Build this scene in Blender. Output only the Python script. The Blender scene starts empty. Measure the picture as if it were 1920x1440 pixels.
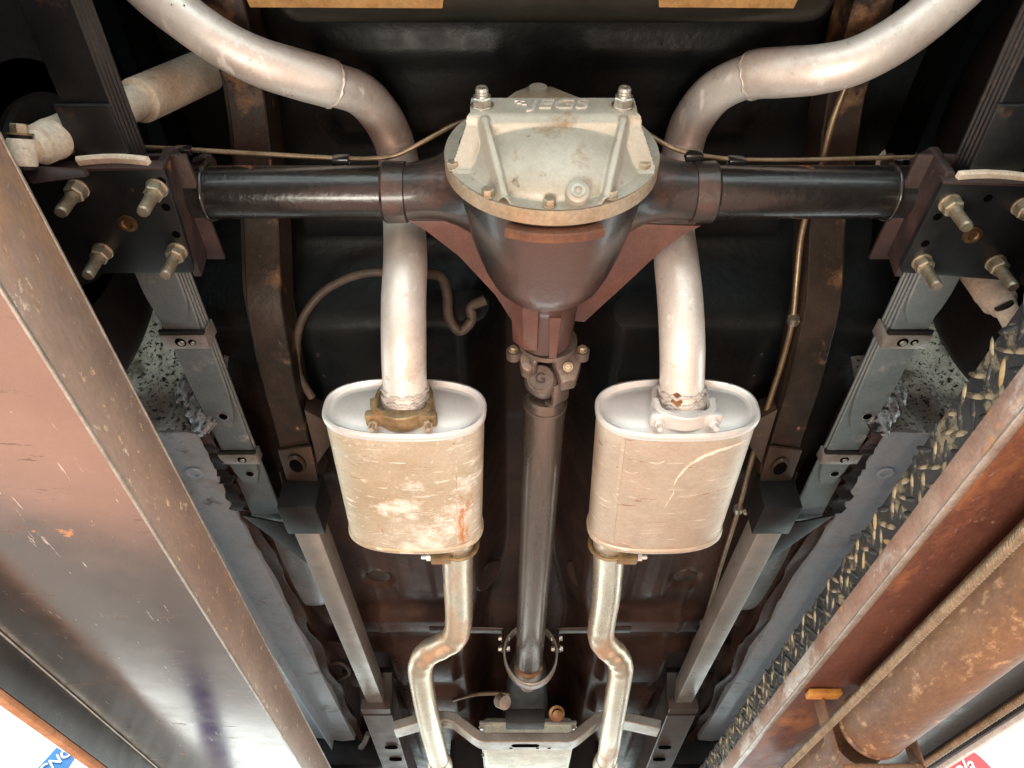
import bpy, bmesh, math, random
from mathutils import Vector, Matrix
random.seed(7)
SC = bpy.context.scene
COL = SC.collection
R = math.radians

# ------------------------------------------------------------------ camera, light, exposure
F = 1350.0                       # focal length in pixels of a 1920 px wide frame
PITCH = math.atan(1230.0 / F)
CP, SP = math.cos(PITCH), math.sin(PITCH)
cam = bpy.data.cameras.new('camera'); cam.sensor_width = 36; cam.lens = 36 * F / 1920
cam.clip_start = 0.02; cam.clip_end = 200
camo = bpy.data.objects.new('camera', cam); COL.objects.link(camo)
camo.rotation_euler = (R(90) + PITCH, 0, 0)
SC.camera = camo
FLOOR_Z = -1.35                  # the camera is held about 1.35 m above the workshop floor

world = bpy.data.worlds.new('World'); SC.world = world; world.use_nodes = True
bg = world.node_tree.nodes['Background']
bg.inputs[0].default_value = (0.88, 1.0, 0.985, 1); bg.inputs[1].default_value = 2.3

def area(name, loc, target, sx, sy, power, color=(1, 1, 1)):
    l = bpy.data.lights.new(name, 'AREA'); l.shape = 'RECTANGLE'; l.size = sx; l.size_y = sy
    l.energy = power; l.color = color
    o = bpy.data.objects.new(name, l); COL.objects.link(o); o.location = loc
    o.rotation_euler = (Vector(target) - Vector(loc)).to_track_quat('-Z', 'Y').to_euler()
    return o
area('overhead_fill_light', (-2.4, 1.2, 1.9), (-2.3, 1.6, -1.35), 0.8, 3.5, 110, (1.0, 0.96, 0.9))  # unseen overhead pair, added to brighten the floor so it bounces light up
area('overhead_fill_light', (2.6, 1.0, 1.9), (2.4, 1.2, -1.35), 0.8, 3.5, 80, (1.0, 0.96, 0.9))
area('floor_fill_light', (-0.3, 0.15, -1.28), (0.05, 0.95, 0.8), 1.1, 0.5, 35, (1.0, 0.97, 0.84))  # unseen fill added near the floor to light the underside from below

vs_ = SC.view_settings
vs_.view_transform = 'Standard'; vs_.look = 'None'; vs_.gamma = 1; vs_.use_curve_mapping = False
vs_.exposure = 0.32
SC.cycles.max_bounces = 8; SC.cycles.diffuse_bounces = 4; SC.cycles.glossy_bounces = 4

# ------------------------------------------------------------------ geometry helpers
def V(px, py, d=None, X=None, Y=None, Z=None):
    """point of the place seen at (px, py) of the 1920x1440 frame, at the given depth or on the given plane"""
    a, b = px - 960.0, 720.0 - py
    r = Vector((a, F * CP - b * SP, F * SP + b * CP))
    if d is not None: t = d / F
    elif Z is not None: t = Z / r.z
    elif Y is not None: t = Y / r.y
    else: t = X / r.x
    return r * t

CX = 0.0515                      # the car's centre line
AK = 1.03
AY, AZ = 0.543 * AK, 0.844 * AK  # rear axle centre

WL = {}                          # world location of each object's origin
def _link(o, parent, wl):
    COL.objects.link(o); WL[o.name] = Vector(wl)
    if parent:
        o.parent = parent; o.location = Vector(wl) - WL[parent.name]
    else:
        o.location = wl
    return o

def thing(name, loc, label, cat, group=None):
    o = bpy.data.objects.new(name, None); o.empty_display_size = 0.05
    _link(o, None, loc); o['label'] = label; o['category'] = cat
    if group: o['group'] = group
    return o
def tag(o, label=None, cat=None, group=None, kind=None):
    for k, v in (('label', label), ('category', cat), ('group', group), ('kind', kind)):
        if v: o[k] = v
    return o

def obj(name, bm, mat, parent=None, smooth=35, free=True):
    """link a bmesh as one object, its origin in the middle of its bounds"""
    bmesh.ops.recalc_face_normals(bm, faces=bm.faces)
    vs = [v.co for v in bm.verts]
    lo = Vector((min(v[i] for v in vs) for i in range(3))); hi = Vector((max(v[i] for v in vs) for i in range(3)))
    c = (lo + hi) / 2
    for v in bm.verts: v.co -= c
    me = bpy.data.meshes.new(name); bm.to_mesh(me); bm.free()
    if smooth:
        me.polygons.foreach_set('use_smooth', [True] * len(me.polygons))
        me.set_sharp_from_angle(angle=R(smooth))
    me.materials.append(mat)
    o = bpy.data.objects.new(name, me)
    return _link(o, parent, c)

def put(name, me, parent, M, mat=None):
    """one more object with shared mesh data, placed by the matrix M"""
    o = bpy.data.objects.new(name, me); _link(o, parent, M.translation)
    o.rotation_euler = M.to_3x3().normalized().to_euler()
    s = M.to_scale(); o.scale = s
    return o

def cat_rom(pts, n=8):
    P = [Vector(p) for p in pts]
    Q = [P[0] * 2 - P[1]] + P + [P[-1] * 2 - P[-2]]
    out = []
    for i in range(1, len(Q) - 2):
        a, b, c, d = Q[i - 1], Q[i], Q[i + 1], Q[i + 2]
        for k in range(n):
            t = k / n
            out.append(0.5 * ((2 * b) + (c - a) * t + (2 * a - 5 * b + 4 * c - d) * t * t + (3 * b - a - 3 * c + d) * t ** 3))
    out.append(P[-1])
    return out

def tube_bm(pts, r, seg=20, bm=None, cap=True):
    bm = bm or bmesh.new()
    n = len(pts); rs = r if isinstance(r, (list, tuple)) else [r] * n
    T = [(pts[min(i + 1, n - 1)] - pts[max(i - 1, 0)]).normalized() for i in range(n)]
    u = T[0].orthogonal().normalized(); rings = []
    for i in range(n):
        if i: u = (u - T[i] * u.dot(T[i])).normalized()
        w = T[i].cross(u)
        rings.append([bm.verts.new(pts[i] + (u * math.cos(2 * math.pi * k / seg) + w * math.sin(2 * math.pi * k / seg)) * rs[i]) for k in range(seg)])
    for a, b in zip(rings, rings[1:]):
        for k in range(seg):
            bm.faces.new((a[k], a[(k + 1) % seg], b[(k + 1) % seg], b[k]))
    if cap:
        bm.faces.new(rings[0][::-1]); bm.faces.new(rings[-1])
    return bm

def lathe_bm(prof, origin, axis, seg=40, bm=None, sx=1.0, upv=None):
    """prof: list of (distance along axis, radius)"""
    bm = bm or bmesh.new(); axis = Vector(axis).normalized(); o = Vector(origin)
    u = (Vector(upv) if upv else axis.orthogonal()).normalized(); w = axis.cross(u)
    rings = []
    for h, r in prof:
        if r < 1e-6: rings.append([bm.verts.new(o + axis * h)])
        else: rings.append([bm.verts.new(o + axis * h + (u * math.cos(2 * math.pi * k / seg) * sx + w * math.sin(2 * math.pi * k / seg)) * r) for k in range(seg)])
    for a, b in zip(rings, rings[1:]):
        for k in range(seg):
            if len(a) == 1 and len(b) == 1: continue
            if len(a) == 1: bm.faces.new((a[0], b[(k + 1) % seg], b[k]))
            elif len(b) == 1: bm.faces.new((a[k], a[(k + 1) % seg], b[0]))
            else: bm.faces.new((a[k], a[(k + 1) % seg], b[(k + 1) % seg], b[k]))
    if len(rings[0]) > 1: bm.faces.new(rings[0][::-1])
    if len(rings[-1]) > 1: bm.faces.new(rings[-1])
    return bm

def box_bm(lo, hi, bev=0.0015, bm=None, seg=2):
    bm2 = bmesh.new(); bmesh.ops.create_cube(bm2, size=1)
    lo, hi = Vector(lo), Vector(hi)
    for v in bm2.verts: v.co = Vector(((lo[i] + hi[i]) / 2 + v.co[i] * (hi[i] - lo[i])) for i in range(3))
    if bev: bmesh.ops.bevel(bm2, geom=bm2.edges[:], offset=bev, segments=seg, affect='EDGES', profile=0.5)
    return merge(bm, bm2)

def merge(bm, bm2):
    if bm is None: return bm2
    me = bpy.data.meshes.new('tmp'); bm2.to_mesh(me); bm2.free(); bm.from_mesh(me); bpy.data.meshes.remove(me)
    return bm

def prism_bm(poly, ext, bev=0.0015, bm=None):
    """polygon (3D points) pushed along the vector ext"""
    bm2 = bmesh.new(); a = [bm2.verts.new(Vector(p)) for p in poly]; b = [bm2.verts.new(Vector(p) + Vector(ext)) for p in poly]
    n = len(poly); bm2.faces.new(a); bm2.faces.new(b[::-1])
    for i in range(n): bm2.faces.new((a[i], b[i], b[(i + 1) % n], a[(i + 1) % n]))
    if bev: bmesh.ops.bevel(bm2, geom=bm2.edges[:], offset=bev, segments=2, affect='EDGES', profile=0.5)
    return merge(bm, bm2)

def ribbon_bm(pts, side, w, th, bm=None, bev=True, round_end=False, zoff=0.0, jitter=0.0):
    """flat bar of width w (along side) and thickness th following pts, softened edges"""
    bm = bm or bmesh.new(); side = Vector(side).normalized(); n = len(pts); rings = []
    e = min(th * 0.3, 0.002)
    sec = [(-w/2+e, -th/2), (w/2-e, -th/2), (w/2, -th/2+e), (w/2, th/2-e), (w/2-e, th/2), (-w/2+e, th/2), (-w/2, th/2-e), (-w/2, -th/2+e)]
    for i in range(n):
        t = (pts[min(i + 1, n - 1)] - pts[max(i - 1, 0)]).normalized(); nn = side.cross(t).normalized()
        k = 1.0
        if round_end:
            q = min(1, (n - 1 - i) / 5.0) if n > 6 else 1; k = 0.45 + 0.55 * math.sqrt(max(0, 1 - (1 - q) ** 2))
        rings.append([bm.verts.new(pts[i] + side * (a * k + random.uniform(-jitter, jitter)) + nn * b) for a, b in sec])
    m = len(sec)
    for a, b in zip(rings, rings[1:]):
        for k in range(m): bm.faces.new((a[k], a[(k + 1) % m], b[(k + 1) % m], b[k]))
    bm.faces.new(rings[0][::-1]); bm.faces.new(rings[-1])
    return bm

def loft(rings, bm=None, c0=True, c1=True):
    bm = bm or bmesh.new(); rv = [[bm.verts.new(p) for p in r] for r in rings]; n = len(rings[0])
    for a, b in zip(rv, rv[1:]):
        for k in range(n): bm.faces.new((a[k], a[(k + 1) % n], b[(k + 1) % n], b[k]))
    if c0: bm.faces.new(rv[0][::-1])
    if c1: bm.faces.new(rv[-1])
    return bm
def lin(a, b, n):
    a, b = Vector(a), Vector(b); return [a.lerp(b, i / n) for i in range(n + 1)]

# ------------------------------------------------------------------ materials
def mat(name, base, var=None, vs=9, vlo=0.35, vhi=0.68, rough=0.5, rv=0.12, metal=0.0, bump=0.15, bs=70, spots=(), stretch=(1, 1, 1), coat=0, bdist=0.002, rs=14, grain=0.22, gs=190, sh=0.04, spec=0.5):
    m = bpy.data.materials.new(name); m.use_nodes = True
    N, L = m.node_tree.nodes, m.node_tree.links
    P = N['Principled BSDF']; P.inputs['Metallic'].default_value = metal; P.inputs['Specular IOR Level'].default_value = spec
    tc = N.new('ShaderNodeTexCoord'); mp = N.new('ShaderNodeMapping'); mp.inputs['Scale'].default_value = stretch
    L.new(tc.outputs['Object'], mp.inputs['Vector'])
    def noise(s, det=6, ro=0.6, off=0.0, src=None):
        n = N.new('ShaderNodeTexNoise'); n.inputs['Scale'].default_value = s; n.inputs['Detail'].default_value = det; n.inputs['Roughness'].default_value = ro
        if off:
            m2 = N.new('ShaderNodeMapping'); m2.inputs['Location'].default_value = (off, off * 1.7, -off); L.new((src or mp).outputs[0], m2.inputs[0]); L.new(m2.outputs[0], n.inputs['Vector'])
        else: L.new((src or mp).outputs[0], n.inputs['Vector'])
        return n
    def rng(sock, a, b, c=0.0, d=1.0):
        r = N.new('ShaderNodeMapRange'); r.inputs[1].default_value = a; r.inputs[2].default_value = b; r.inputs[3].default_value = c; r.inputs[4].default_value = d
        L.new(sock, r.inputs[0]); return r.outputs[0]
    def mix(fac, a, b):
        x = N.new('ShaderNodeMix'); x.data_type = 'RGBA'; L.new(fac, x.inputs[0])
        for s, val in ((x.inputs[6], a), (x.inputs[7], b)):
            if isinstance(val, (tuple, list)): s.default_value = (*val, 1)
            else: L.new(val, s)
        return x.outputs[2]
    col = base
    nz = noise(vs)
    col = mix(rng(nz.outputs[0], vlo, vhi), base, var or tuple(c * 0.7 for c in base))
    rsock = rng(noise(rs, 5, 0.65, 3.1).outputs[0], 0.3, 0.7, max(0.03, rough - rv), min(1, rough + rv))
    msock = None
    for i, sp in enumerate(spots):
        c, s, lo, hi = sp[:4]; lo -= sh; hi -= sh; ro = sp[4] if len(sp) > 4 else None; me = sp[5] if len(sp) > 5 else None; st = sp[6] if len(sp) > 6 else None
        src = None
        if st:
            src = N.new('ShaderNodeMapping'); src.inputs['Scale'].default_value = st; L.new(tc.outputs['Object'], src.inputs[0])
        f = rng(noise(s, 7, 0.68, 5.3 + 2.9 * i, src).outputs[0], lo, hi)
        col = mix(f, col, c)
        def fmix(a, b):
            x = N.new('ShaderNodeMix'); x.data_type = 'FLOAT'; L.new(f, x.inputs[0])
            if isinstance(a, float): x.inputs[2].default_value = a
            else: L.new(a, x.inputs[2])
            x.inputs[3].default_value = b; return x.outputs[0]
        if ro is not None: rsock = fmix(rsock, ro)
        if me is not None: msock = fmix(msock if msock is not None else float(metal), me)
    if grain:
        g1 = rng(noise(gs, 4, 0.7, 9.7).outputs[0], 0.3, 0.7, 1 - grain, 1 + grain * 0.7)
        g2 = rng(noise(23, 6, 0.7, 12.1).outputs[0], 0.32, 0.68, 1 - grain * 0.8, 1 + grain * 0.6)
        mu = N.new('ShaderNodeMath'); mu.operation = 'MULTIPLY'; L.new(g1, mu.inputs[0]); L.new(g2, mu.inputs[1])
        vm = N.new('ShaderNodeVectorMath'); vm.operation = 'SCALE'; L.new(col, vm.inputs[0]); L.new(mu.outputs[0], vm.inputs['Scale']); col = vm.outputs[0]
    L.new(col, P.inputs['Base Color']); L.new(rsock, P.inputs['Roughness'])
    if msock is not None: L.new(msock, P.inputs['Metallic'])
    if coat: P.inputs['Coat Weight'].default_value = coat; P.inputs['Coat Roughness'].default_value = 0.15
    if bump:
        b = N.new('ShaderNodeBump'); b.inputs['Strength'].default_value = bump; b.inputs['Distance'].default_value = bdist
        L.new(noise(bs, 5, 0.6, 1.3).outputs[0], b.inputs['Height']); L.new(b.outputs[0], P.inputs['Normal'])
    return m

RUST = (0.30, 0.105, 0.03); RUSTD = (0.11, 0.045, 0.022); ORANGE = (0.62, 0.25, 0.05)
M_cast = mat('cast_aluminium', (0.52, 0.51, 0.445), (0.41, 0.395, 0.33), vs=14, rough=0.52, rv=0.1, metal=0.35, grain=0.1, bump=0.35, bs=420, bdist=0.0008,
             spots=[((0.30, 0.21, 0.12), 17, 0.60, 0.73, 0.7, 0.1), ((0.16, 0.11, 0.07), 48, 0.68, 0.76, 0.7, 0.1)])
M_letter = mat('worn_raised_letters', (0.70, 0.68, 0.62), (0.55, 0.52, 0.45), vs=60, rough=0.4, metal=0.4, bump=0.1, bs=400, bdist=0.0004)
M_castedge = mat('stained_cast_aluminium', (0.46, 0.42, 0.33), (0.42, 0.31, 0.19), vs=10, rough=0.5, metal=0.4, bump=0.3, bs=300, bdist=0.0006)
M_axle = mat('black_axle_paint', (0.008, 0.0085, 0.009), (0.018, 0.016, 0.015), vs=12, rough=0.24, rv=0.06, coat=0.6, bump=0.45, bs=95, bdist=0.0022,
             spots=[((0.26, 0.09, 0.035), 9, 0.635, 0.70, 0.75)])
M_axlehouse = mat('black_cast_iron', (0.014, 0.015, 0.016), (0.03, 0.024, 0.022), vs=9, rough=0.36, rv=0.08, coat=0.5, bump=0.45, bs=140, bdist=0.002,
                  spots=[((0.09, 0.045, 0.033), 7, 0.60, 0.74, 0.5)])
M_floortint = mat('painted_floor_reflection', (0.15, 0.065, 0.05), (0.10, 0.05, 0.04), vs=8, rough=0.45, rv=0.08, bump=0.2, bs=160, bdist=0.001)  # black webs and nose coloured red-brown for the floor's reflection in them
M_perch = mat('rusty_bracket', (0.026, 0.018, 0.018), (0.065, 0.038, 0.034), vs=18, rough=0.5, bump=0.5, bs=120, spots=[(RUST, 22, 0.68, 0.78, 0.8)])
M_silver = mat('aluminium_paint_pipe', (0.86, 0.845, 0.80), (0.76, 0.72, 0.67), vs=6, rough=0.44, rv=0.09, metal=0.45, grain=0.07, bump=0.3, bs=34, bdist=0.0016,
               spots=[((0.58, 0.47, 0.41), 4.2, 0.58, 0.76, 0.5), ((0.56, 0.52, 0.47), 26, 0.63, 0.72, 0.6), ((0.20, 0.12, 0.08), 46, 0.735, 0.76, 0.8, 0), ((0.90, 0.89, 0.86), 18, 0.64, 0.68, 0.5, 0.2, (3, 0.5, 3))])
M_rustpatch = mat('flaked_rust_patch', (0.30, 0.13, 0.045), (0.14, 0.06, 0.025), vs=60, vlo=0.4, vhi=0.6, rough=0.8, bump=0.8, bs=200)
M_weld = mat('weld_bead', (0.66, 0.60, 0.55), (0.30, 0.16, 0.09), vs=34, vlo=0.56, vhi=0.7, rough=0.5, metal=0.3, bump=0.9, bs=150, bdist=0.004)
M_galv = mat('aluminised_pipe', (0.74, 0.68, 0.55), (0.60, 0.50, 0.36), vs=7, rough=0.3, rv=0.1, metal=0.75, grain=0.12, bump=0.12, bs=40, stretch=(1, 0.35, 1),
             spots=[((0.50, 0.27, 0.14), 8, 0.57, 0.72, 0.55, 0.3)])
M_shellL = mat('aged_muffler_shell', (0.60, 0.55, 0.44), (0.47, 0.38, 0.25), vs=6, rough=0.5, rv=0.12, metal=0.35, grain=0.12, bump=0.15, bs=50,
               spots=[((0.86, 0.84, 0.76), 12, 0.56, 0.66, 0.6), ((0.90, 0.89, 0.82), 16, 0.645, 0.68, 0.55, 0.2, (1, 7, 1)), ((0.36, 0.26, 0.15), 20, 0.66, 0.70, 0.6, 0.2, (1, 6, 1)), ((0.45, 0.19, 0.06), 7, 0.66, 0.74, 0.7, 0.0, (2.2, 0.5, 1)), ((0.93, 0.92, 0.88), 90, 0.66, 0.72)])
M_shellR = mat('brown_muffler_shell', (0.52, 0.43, 0.34), (0.58, 0.50, 0.40), vs=5, rough=0.45, rv=0.12, metal=0.45, grain=0.1, bump=0.15, bs=50,
               spots=[((0.66, 0.62, 0.52), 3.2, 0.55, 0.70, 0.5), ((0.78, 0.70, 0.58), 16, 0.645, 0.68, 0.5, 0.3, (1, 7, 1)), ((0.34, 0.22, 0.14), 22, 0.665, 0.70, 0.6, 0.2, (1, 5, 1)), ((0.86, 0.76, 0.65), 130, 0.70, 0.76, 0.5)])
M_smear = mat('pale_smear', (0.84, 0.74, 0.62), (0.70, 0.58, 0.46), vs=40, rough=0.6, bump=0.2, bs=120)
M_cap = mat('muffler_end_plate', (0.80, 0.785, 0.765), (0.72, 0.70, 0.68), vs=8, rough=0.4, rv=0.06, metal=0.4, grain=0.05, bump=0.08, bs=40)
M_clampold = mat('zinc_clamp', (0.40, 0.31, 0.17), (0.22, 0.15, 0.08), vs=30, rough=0.5, metal=0.6, bump=0.3, bs=200, spots=[(RUST, 20, 0.6, 0.7, 0.8, 0.0)])
M_leaf = mat('spring_steel_paint', (0.17, 0.215, 0.225), (0.25, 0.29, 0.295), vs=9, rough=0.42, rv=0.12, metal=0.35, grain=0.14, bump=0.2, bs=120, bdist=0.001,
             spots=[((0.45, 0.46, 0.45), 14, 0.62, 0.74, 0.5), ((0.17, 0.10, 0.05), 12, 0.68, 0.76, 0.7, 0)])
M_leafdark = mat('black_spring_paint', (0.009, 0.0105, 0.012), (0.017, 0.019, 0.02), vs=9, rough=0.42, rv=0.1, bump=0.3, bs=120, spots=[((0.09, 0.05, 0.035), 16, 0.66, 0.74)])
M_clip = mat('spring_clip_steel', (0.45, 0.46, 0.45), (0.26, 0.22, 0.18), vs=20, rough=0.4, metal=0.5, bump=0.2, bs=120, spots=[(RUST, 18, 0.66, 0.74, 0.8, 0)])
M_plate = mat('black_plate', (0.008, 0.010, 0.011), (0.014, 0.016, 0.017), vs=10, rough=0.38, rv=0.1, bump=0.2, bs=120, bdist=0.001, spots=[((0.10, 0.075, 0.055), 60, 0.72, 0.78)])
M_bolt = mat('yellow_zinc', (0.55, 0.49, 0.37), (0.38, 0.31, 0.21), vs=60, rough=0.38, metal=0.75, bump=0.2, bs=500, bdist=0.0006)
M_boltclean = mat('clean_zinc', (0.62, 0.60, 0.55), (0.42, 0.38, 0.30), vs=60, rough=0.3, metal=0.85, bump=0.1, bs=500, bdist=0.0005)
M_hole = mat('hole_dark', (0.004, 0.004, 0.004), spec=0.0, grain=0, rough=0.95, bump=0)
M_cream = mat('cream_shock_paint', (0.86, 0.78, 0.64), (0.76, 0.66, 0.52), vs=6, rough=0.45, bump=0.12, bs=60, spots=[((0.36, 0.27, 0.16), 13, 0.64, 0.78, 0.7), ((0.16, 0.11, 0.07), 55, 0.68, 0.76, 0.7)])
M_paper = mat('white_paper_label', (0.80, 0.77, 0.70), (0.70, 0.66, 0.58), vs=14, rough=0.6, bump=0)
M_body = mat('black_underbody', (0.0045, 0.006, 0.0075), (0.010, 0.0095, 0.0095), vs=5, spec=0.18, rough=0.5, rv=0.14, bump=0.4, bs=60, bdist=0.003,
             spots=[((0.045, 0.032, 0.022), 5, 0.66, 0.82, 0.8)])
M_floorpan = mat('brown_underbody', (0.062, 0.033, 0.024), (0.018, 0.012, 0.010), vs=4, spec=0.35, rough=0.42, rv=0.12, bump=0.35, bs=70, bdist=0.003,
                 spots=[((0.10, 0.055, 0.035), 5, 0.60, 0.78, 0.7), ((0.16, 0.10, 0.07), 40, 0.70, 0.78, 0.8)])
M_tank = mat('olive_black_tank', (0.010, 0.0105, 0.008), (0.018, 0.017, 0.011), vs=6, spec=0.3, rough=0.45, bump=0.2, bs=60)
M_tankstrap = mat('tan_felt_strip', (0.42, 0.26, 0.10), (0.28, 0.15, 0.05), vs=30, rough=0.8, bump=0.5, bs=160)
M_rail = mat('rusty_frame_rail', (0.018, 0.013, 0.010), (0.045, 0.026, 0.016), vs=6, rough=0.42, rv=0.1, bump=0.3, bs=80,
             spots=[((0.010, 0.009, 0.008), 3.5, 0.54, 0.68, 0.35), ((0.24, 0.12, 0.05), 9, 0.59, 0.72, 0.7), ((0.30, 0.20, 0.12), 60, 0.70, 0.77, 0.7)])
M_railblack = mat('dark_frame_rail', (0.045, 0.032, 0.027), (0.08, 0.055, 0.043), vs=8, rough=0.4, bump=0.3, bs=90, spots=[((0.26, 0.13, 0.06), 12, 0.64, 0.76, 0.7)])
M_connector = mat('grey_square_tube', (0.30, 0.30, 0.28), (0.38, 0.37, 0.35), vs=10, rough=0.35, metal=0.45, grain=0.1, bump=0.1, bs=100)
M_connside = mat('bracket_black', (0.008, 0.008, 0.008), (0.014, 0.013, 0.0125), vs=12, spec=0.25, rough=0.45, bump=0.2, bs=120)
M_rocker = mat('grey_rocker_panel', (0.38, 0.49, 0.57), (0.50, 0.57, 0.62), vs=6, rough=0.4, rv=0.1, metal=0.15, grain=0.12, bump=0.25, bs=60, bdist=0.002,
               spots=[((0.36, 0.37, 0.37), 13, 0.6, 0.75), ((0.12, 0.10, 0.09), 9, 0.64, 0.75)])
M_speckle = mat('speckled_undercoat', (0.46, 0.455, 0.41), (0.33, 0.325, 0.29), vs=10, rough=0.6, bump=0.9, bs=110, bdist=0.006,
                spots=[((0.03, 0.03, 0.028), 125, 0.58, 0.62, 0.6), ((0.16, 0.15, 0.12), 12, 0.60, 0.72, 0.6)])
M_foil = mat('lumpy_sound_deadener', (0.42, 0.44, 0.45), (0.02, 0.022, 0.024), vs=45, vlo=0.45, vhi=0.56, rough=0.3, metal=0.4, bump=1.0, bs=60, bdist=0.012)
M_bluegrey = mat('grey_torque_box', (0.34, 0.40, 0.43), (0.22, 0.26, 0.28), vs=5, rough=0.35, metal=0.2, bump=0.2, bs=70, bdist=0.002)
M_tyre = mat('tyre_rubber', (0.016, 0.016, 0.017), (0.022, 0.022, 0.022), spec=0.3, rough=0.55, bump=0.15, bs=120)
M_drum = mat('drum_black', (0.007, 0.007, 0.008), (0.02, 0.015, 0.012), vs=8, spec=0.2, rough=0.5, bump=0.2, bs=80)
M_shaft = mat('driveshaft_steel', (0.15, 0.125, 0.11), (0.21, 0.18, 0.16), vs=7, rough=0.27, rv=0.08, metal=0.7, grain=0.12, bump=0.12, bs=60, bdist=0.001, stretch=(1, 0.15, 1),
              spots=[((0.30, 0.29, 0.27), 9, 0.60, 0.75, 0.25, 0.85, (1, 0.12, 1)), ((0.42, 0.33, 0.26), 50, 0.72, 0.77, 0.5)])
M_yoke = mat('yoke_steel', (0.22, 0.185, 0.16), (0.13, 0.10, 0.085), vs=18, rough=0.42, metal=0.5, bump=0.3, bs=160)
M_line = mat('steel_brake_line', (0.30, 0.22, 0.14), (0.20, 0.14, 0.085), vs=40, rough=0.4, metal=0.6, bump=0.1, bs=300)
M_hose = mat('brown_rubber_hose', (0.05, 0.036, 0.026), (0.09, 0.06, 0.042), vs=30, rough=0.6, bump=0.3, bs=200)
M_gearbox = mat('dirty_aluminium', (0.80, 0.83, 0.72), (0.60, 0.62, 0.52), vs=12, rough=0.4, metal=0.5, bump=0.3, bs=90, spots=[((0.80, 0.83, 0.72), 18, 0.6, 0.72)])
M_black = mat('black_rubber', (0.012, 0.012, 0.012), (0.02, 0.02, 0.02), spec=0.3, rough=0.5, bump=0.2, bs=100)
M_crossm = mat('crossmember_steel', (0.42, 0.40, 0.36), (0.26, 0.24, 0.21), vs=9, rough=0.35, metal=0.55, bump=0.2, bs=90)
M_bronze = mat('bronze_fitting', (0.22, 0.13, 0.06), (0.14, 0.08, 0.035), vs=40, rough=0.4, metal=0.7, bump=0.2, bs=200)
M_railface = mat('worn_runway_side', (0.46, 0.34, 0.28), (0.36, 0.25, 0.20), vs=5, rough=0.42, rv=0.08, metal=0.45, grain=0.15, bump=0.12, bs=50, stretch=(1, 0.4, 1),
                 spots=[((0.92, 0.72, 0.50), 85, 0.645, 0.69, 0.3, 0.8), ((0.86, 0.74, 0.6), 30, 0.68, 0.71, 0.35, 0.6, (1.5, 0.5, 1)), ((0.62, 0.33, 0.12), 3.2, 0.58, 0.72, 0.5, 0.3)])
M_runbot = mat('polished_runway_plate', (0.43, 0.37, 0.34), (0.36, 0.31, 0.285), vs=3, rough=0.2, rv=0.05, metal=0.95, grain=0.04, bump=0.05, bs=25, bdist=0.002,
               spots=[((0.75, 0.70, 0.66), 22, 0.70, 0.72, 0.35, 0.8, (6, 0.6, 1)), ((0.22, 0.17, 0.15), 12, 0.68, 0.72, 0.35, 0.7, (1, 5, 1)), ((0.55, 0.24, 0.06), 14, 0.71, 0.75, 0.6, 0.2), ((0.55, 0.50, 0.46), 120, 0.73, 0.77, 0.4)])
M_edge = mat('worn_bright_edge', (0.60, 0.57, 0.52), (0.42, 0.36, 0.30), vs=30, rough=0.35, metal=0.7, bump=0.2, bs=200)
M_lip = mat('dark_runway_lip', (0.035, 0.034, 0.034), (0.05, 0.048, 0.046), vs=7, rough=0.32, metal=0.3, bump=0.1, bs=60)
M_rustedge = mat('orange_rust_edge', (0.50, 0.26, 0.13), (0.40, 0.16, 0.06), vs=26, rough=0.7, bump=0.4, bs=150)
M_rustplate = mat('rusty_runway_plate', (0.19, 0.075, 0.045), (0.13, 0.05, 0.04), vs=5, rough=0.42, rv=0.1, metal=0.35, bump=0.3, bs=130, bdist=0.002, stretch=(1, 0.6, 1),
                  spots=[((0.36, 0.15, 0.05), 6, 0.56, 0.70, 0.6, 0.1), ((0.40, 0.25, 0.18), 90, 0.66, 0.74, 0.5)])
M_flange = mat('rust_and_white_flange', (0.34, 0.19, 0.14), (0.48, 0.36, 0.30), vs=9, rough=0.5, metal=0.3, bump=0.4, bs=110,
               spots=[((0.62, 0.58, 0.53), 9, 0.575, 0.64, 0.5, 0.3, (1, 0.6, 1)), ((0.70, 0.30, 0.04), 8, 0.60, 0.66, 0.7, 0.0, (1, 0.6, 1))])
M_tread = mat('black_tread_plate', (0.025, 0.028, 0.032), (0.05, 0.055, 0.06), vs=14, rough=0.45, metal=0.3, bump=0.3, bs=90, spots=[((0.30, 0.26, 0.17), 22, 0.585, 0.66, 0.5)])
M_bar = mat('worn_tread_bar', (0.07, 0.072, 0.072), (0.36, 0.31, 0.21), vs=55, vlo=0.44, vhi=0.56, rough=0.45, metal=0.35, bump=0.3, bs=200, spots=[((0.62, 0.33, 0.07), 16, 0.60, 0.68, 0.6, 0)])
M_barworn = mat('orange_tread_bar', (0.50, 0.32, 0.12), (0.42, 0.34, 0.2), vs=40, rough=0.6, bump=0.3, bs=200)
M_cyl = mat('rusty_cylinder', (0.25, 0.135, 0.07), (0.16, 0.085, 0.05), vs=7, rough=0.5, rv=0.1, metal=0.3, bump=0.35, bs=160, bdist=0.002, stretch=(1, 0.5, 1),
            spots=[((0.52, 0.33, 0.18), 60, 0.60, 0.72, 0.5), ((0.12, 0.07, 0.05), 9, 0.62, 0.75, 0.5)])
M_cable = mat('wire_rope', (0.33, 0.25, 0.16), (0.22, 0.16, 0.10), vs=60, rough=0.45, metal=0.5, bump=0.2, bs=300)
M_orangebar = mat('orange_bracket', (0.66, 0.30, 0.06), (0.48, 0.19, 0.04), vs=26, rough=0.6, bump=0.4, bs=150)
M_floor = mat('red_workshop_floor', (0.58, 0.30, 0.22), (0.50, 0.26, 0.19), vs=1.6, rough=0.35, rv=0.1, bump=0.1, bs=20)
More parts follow.
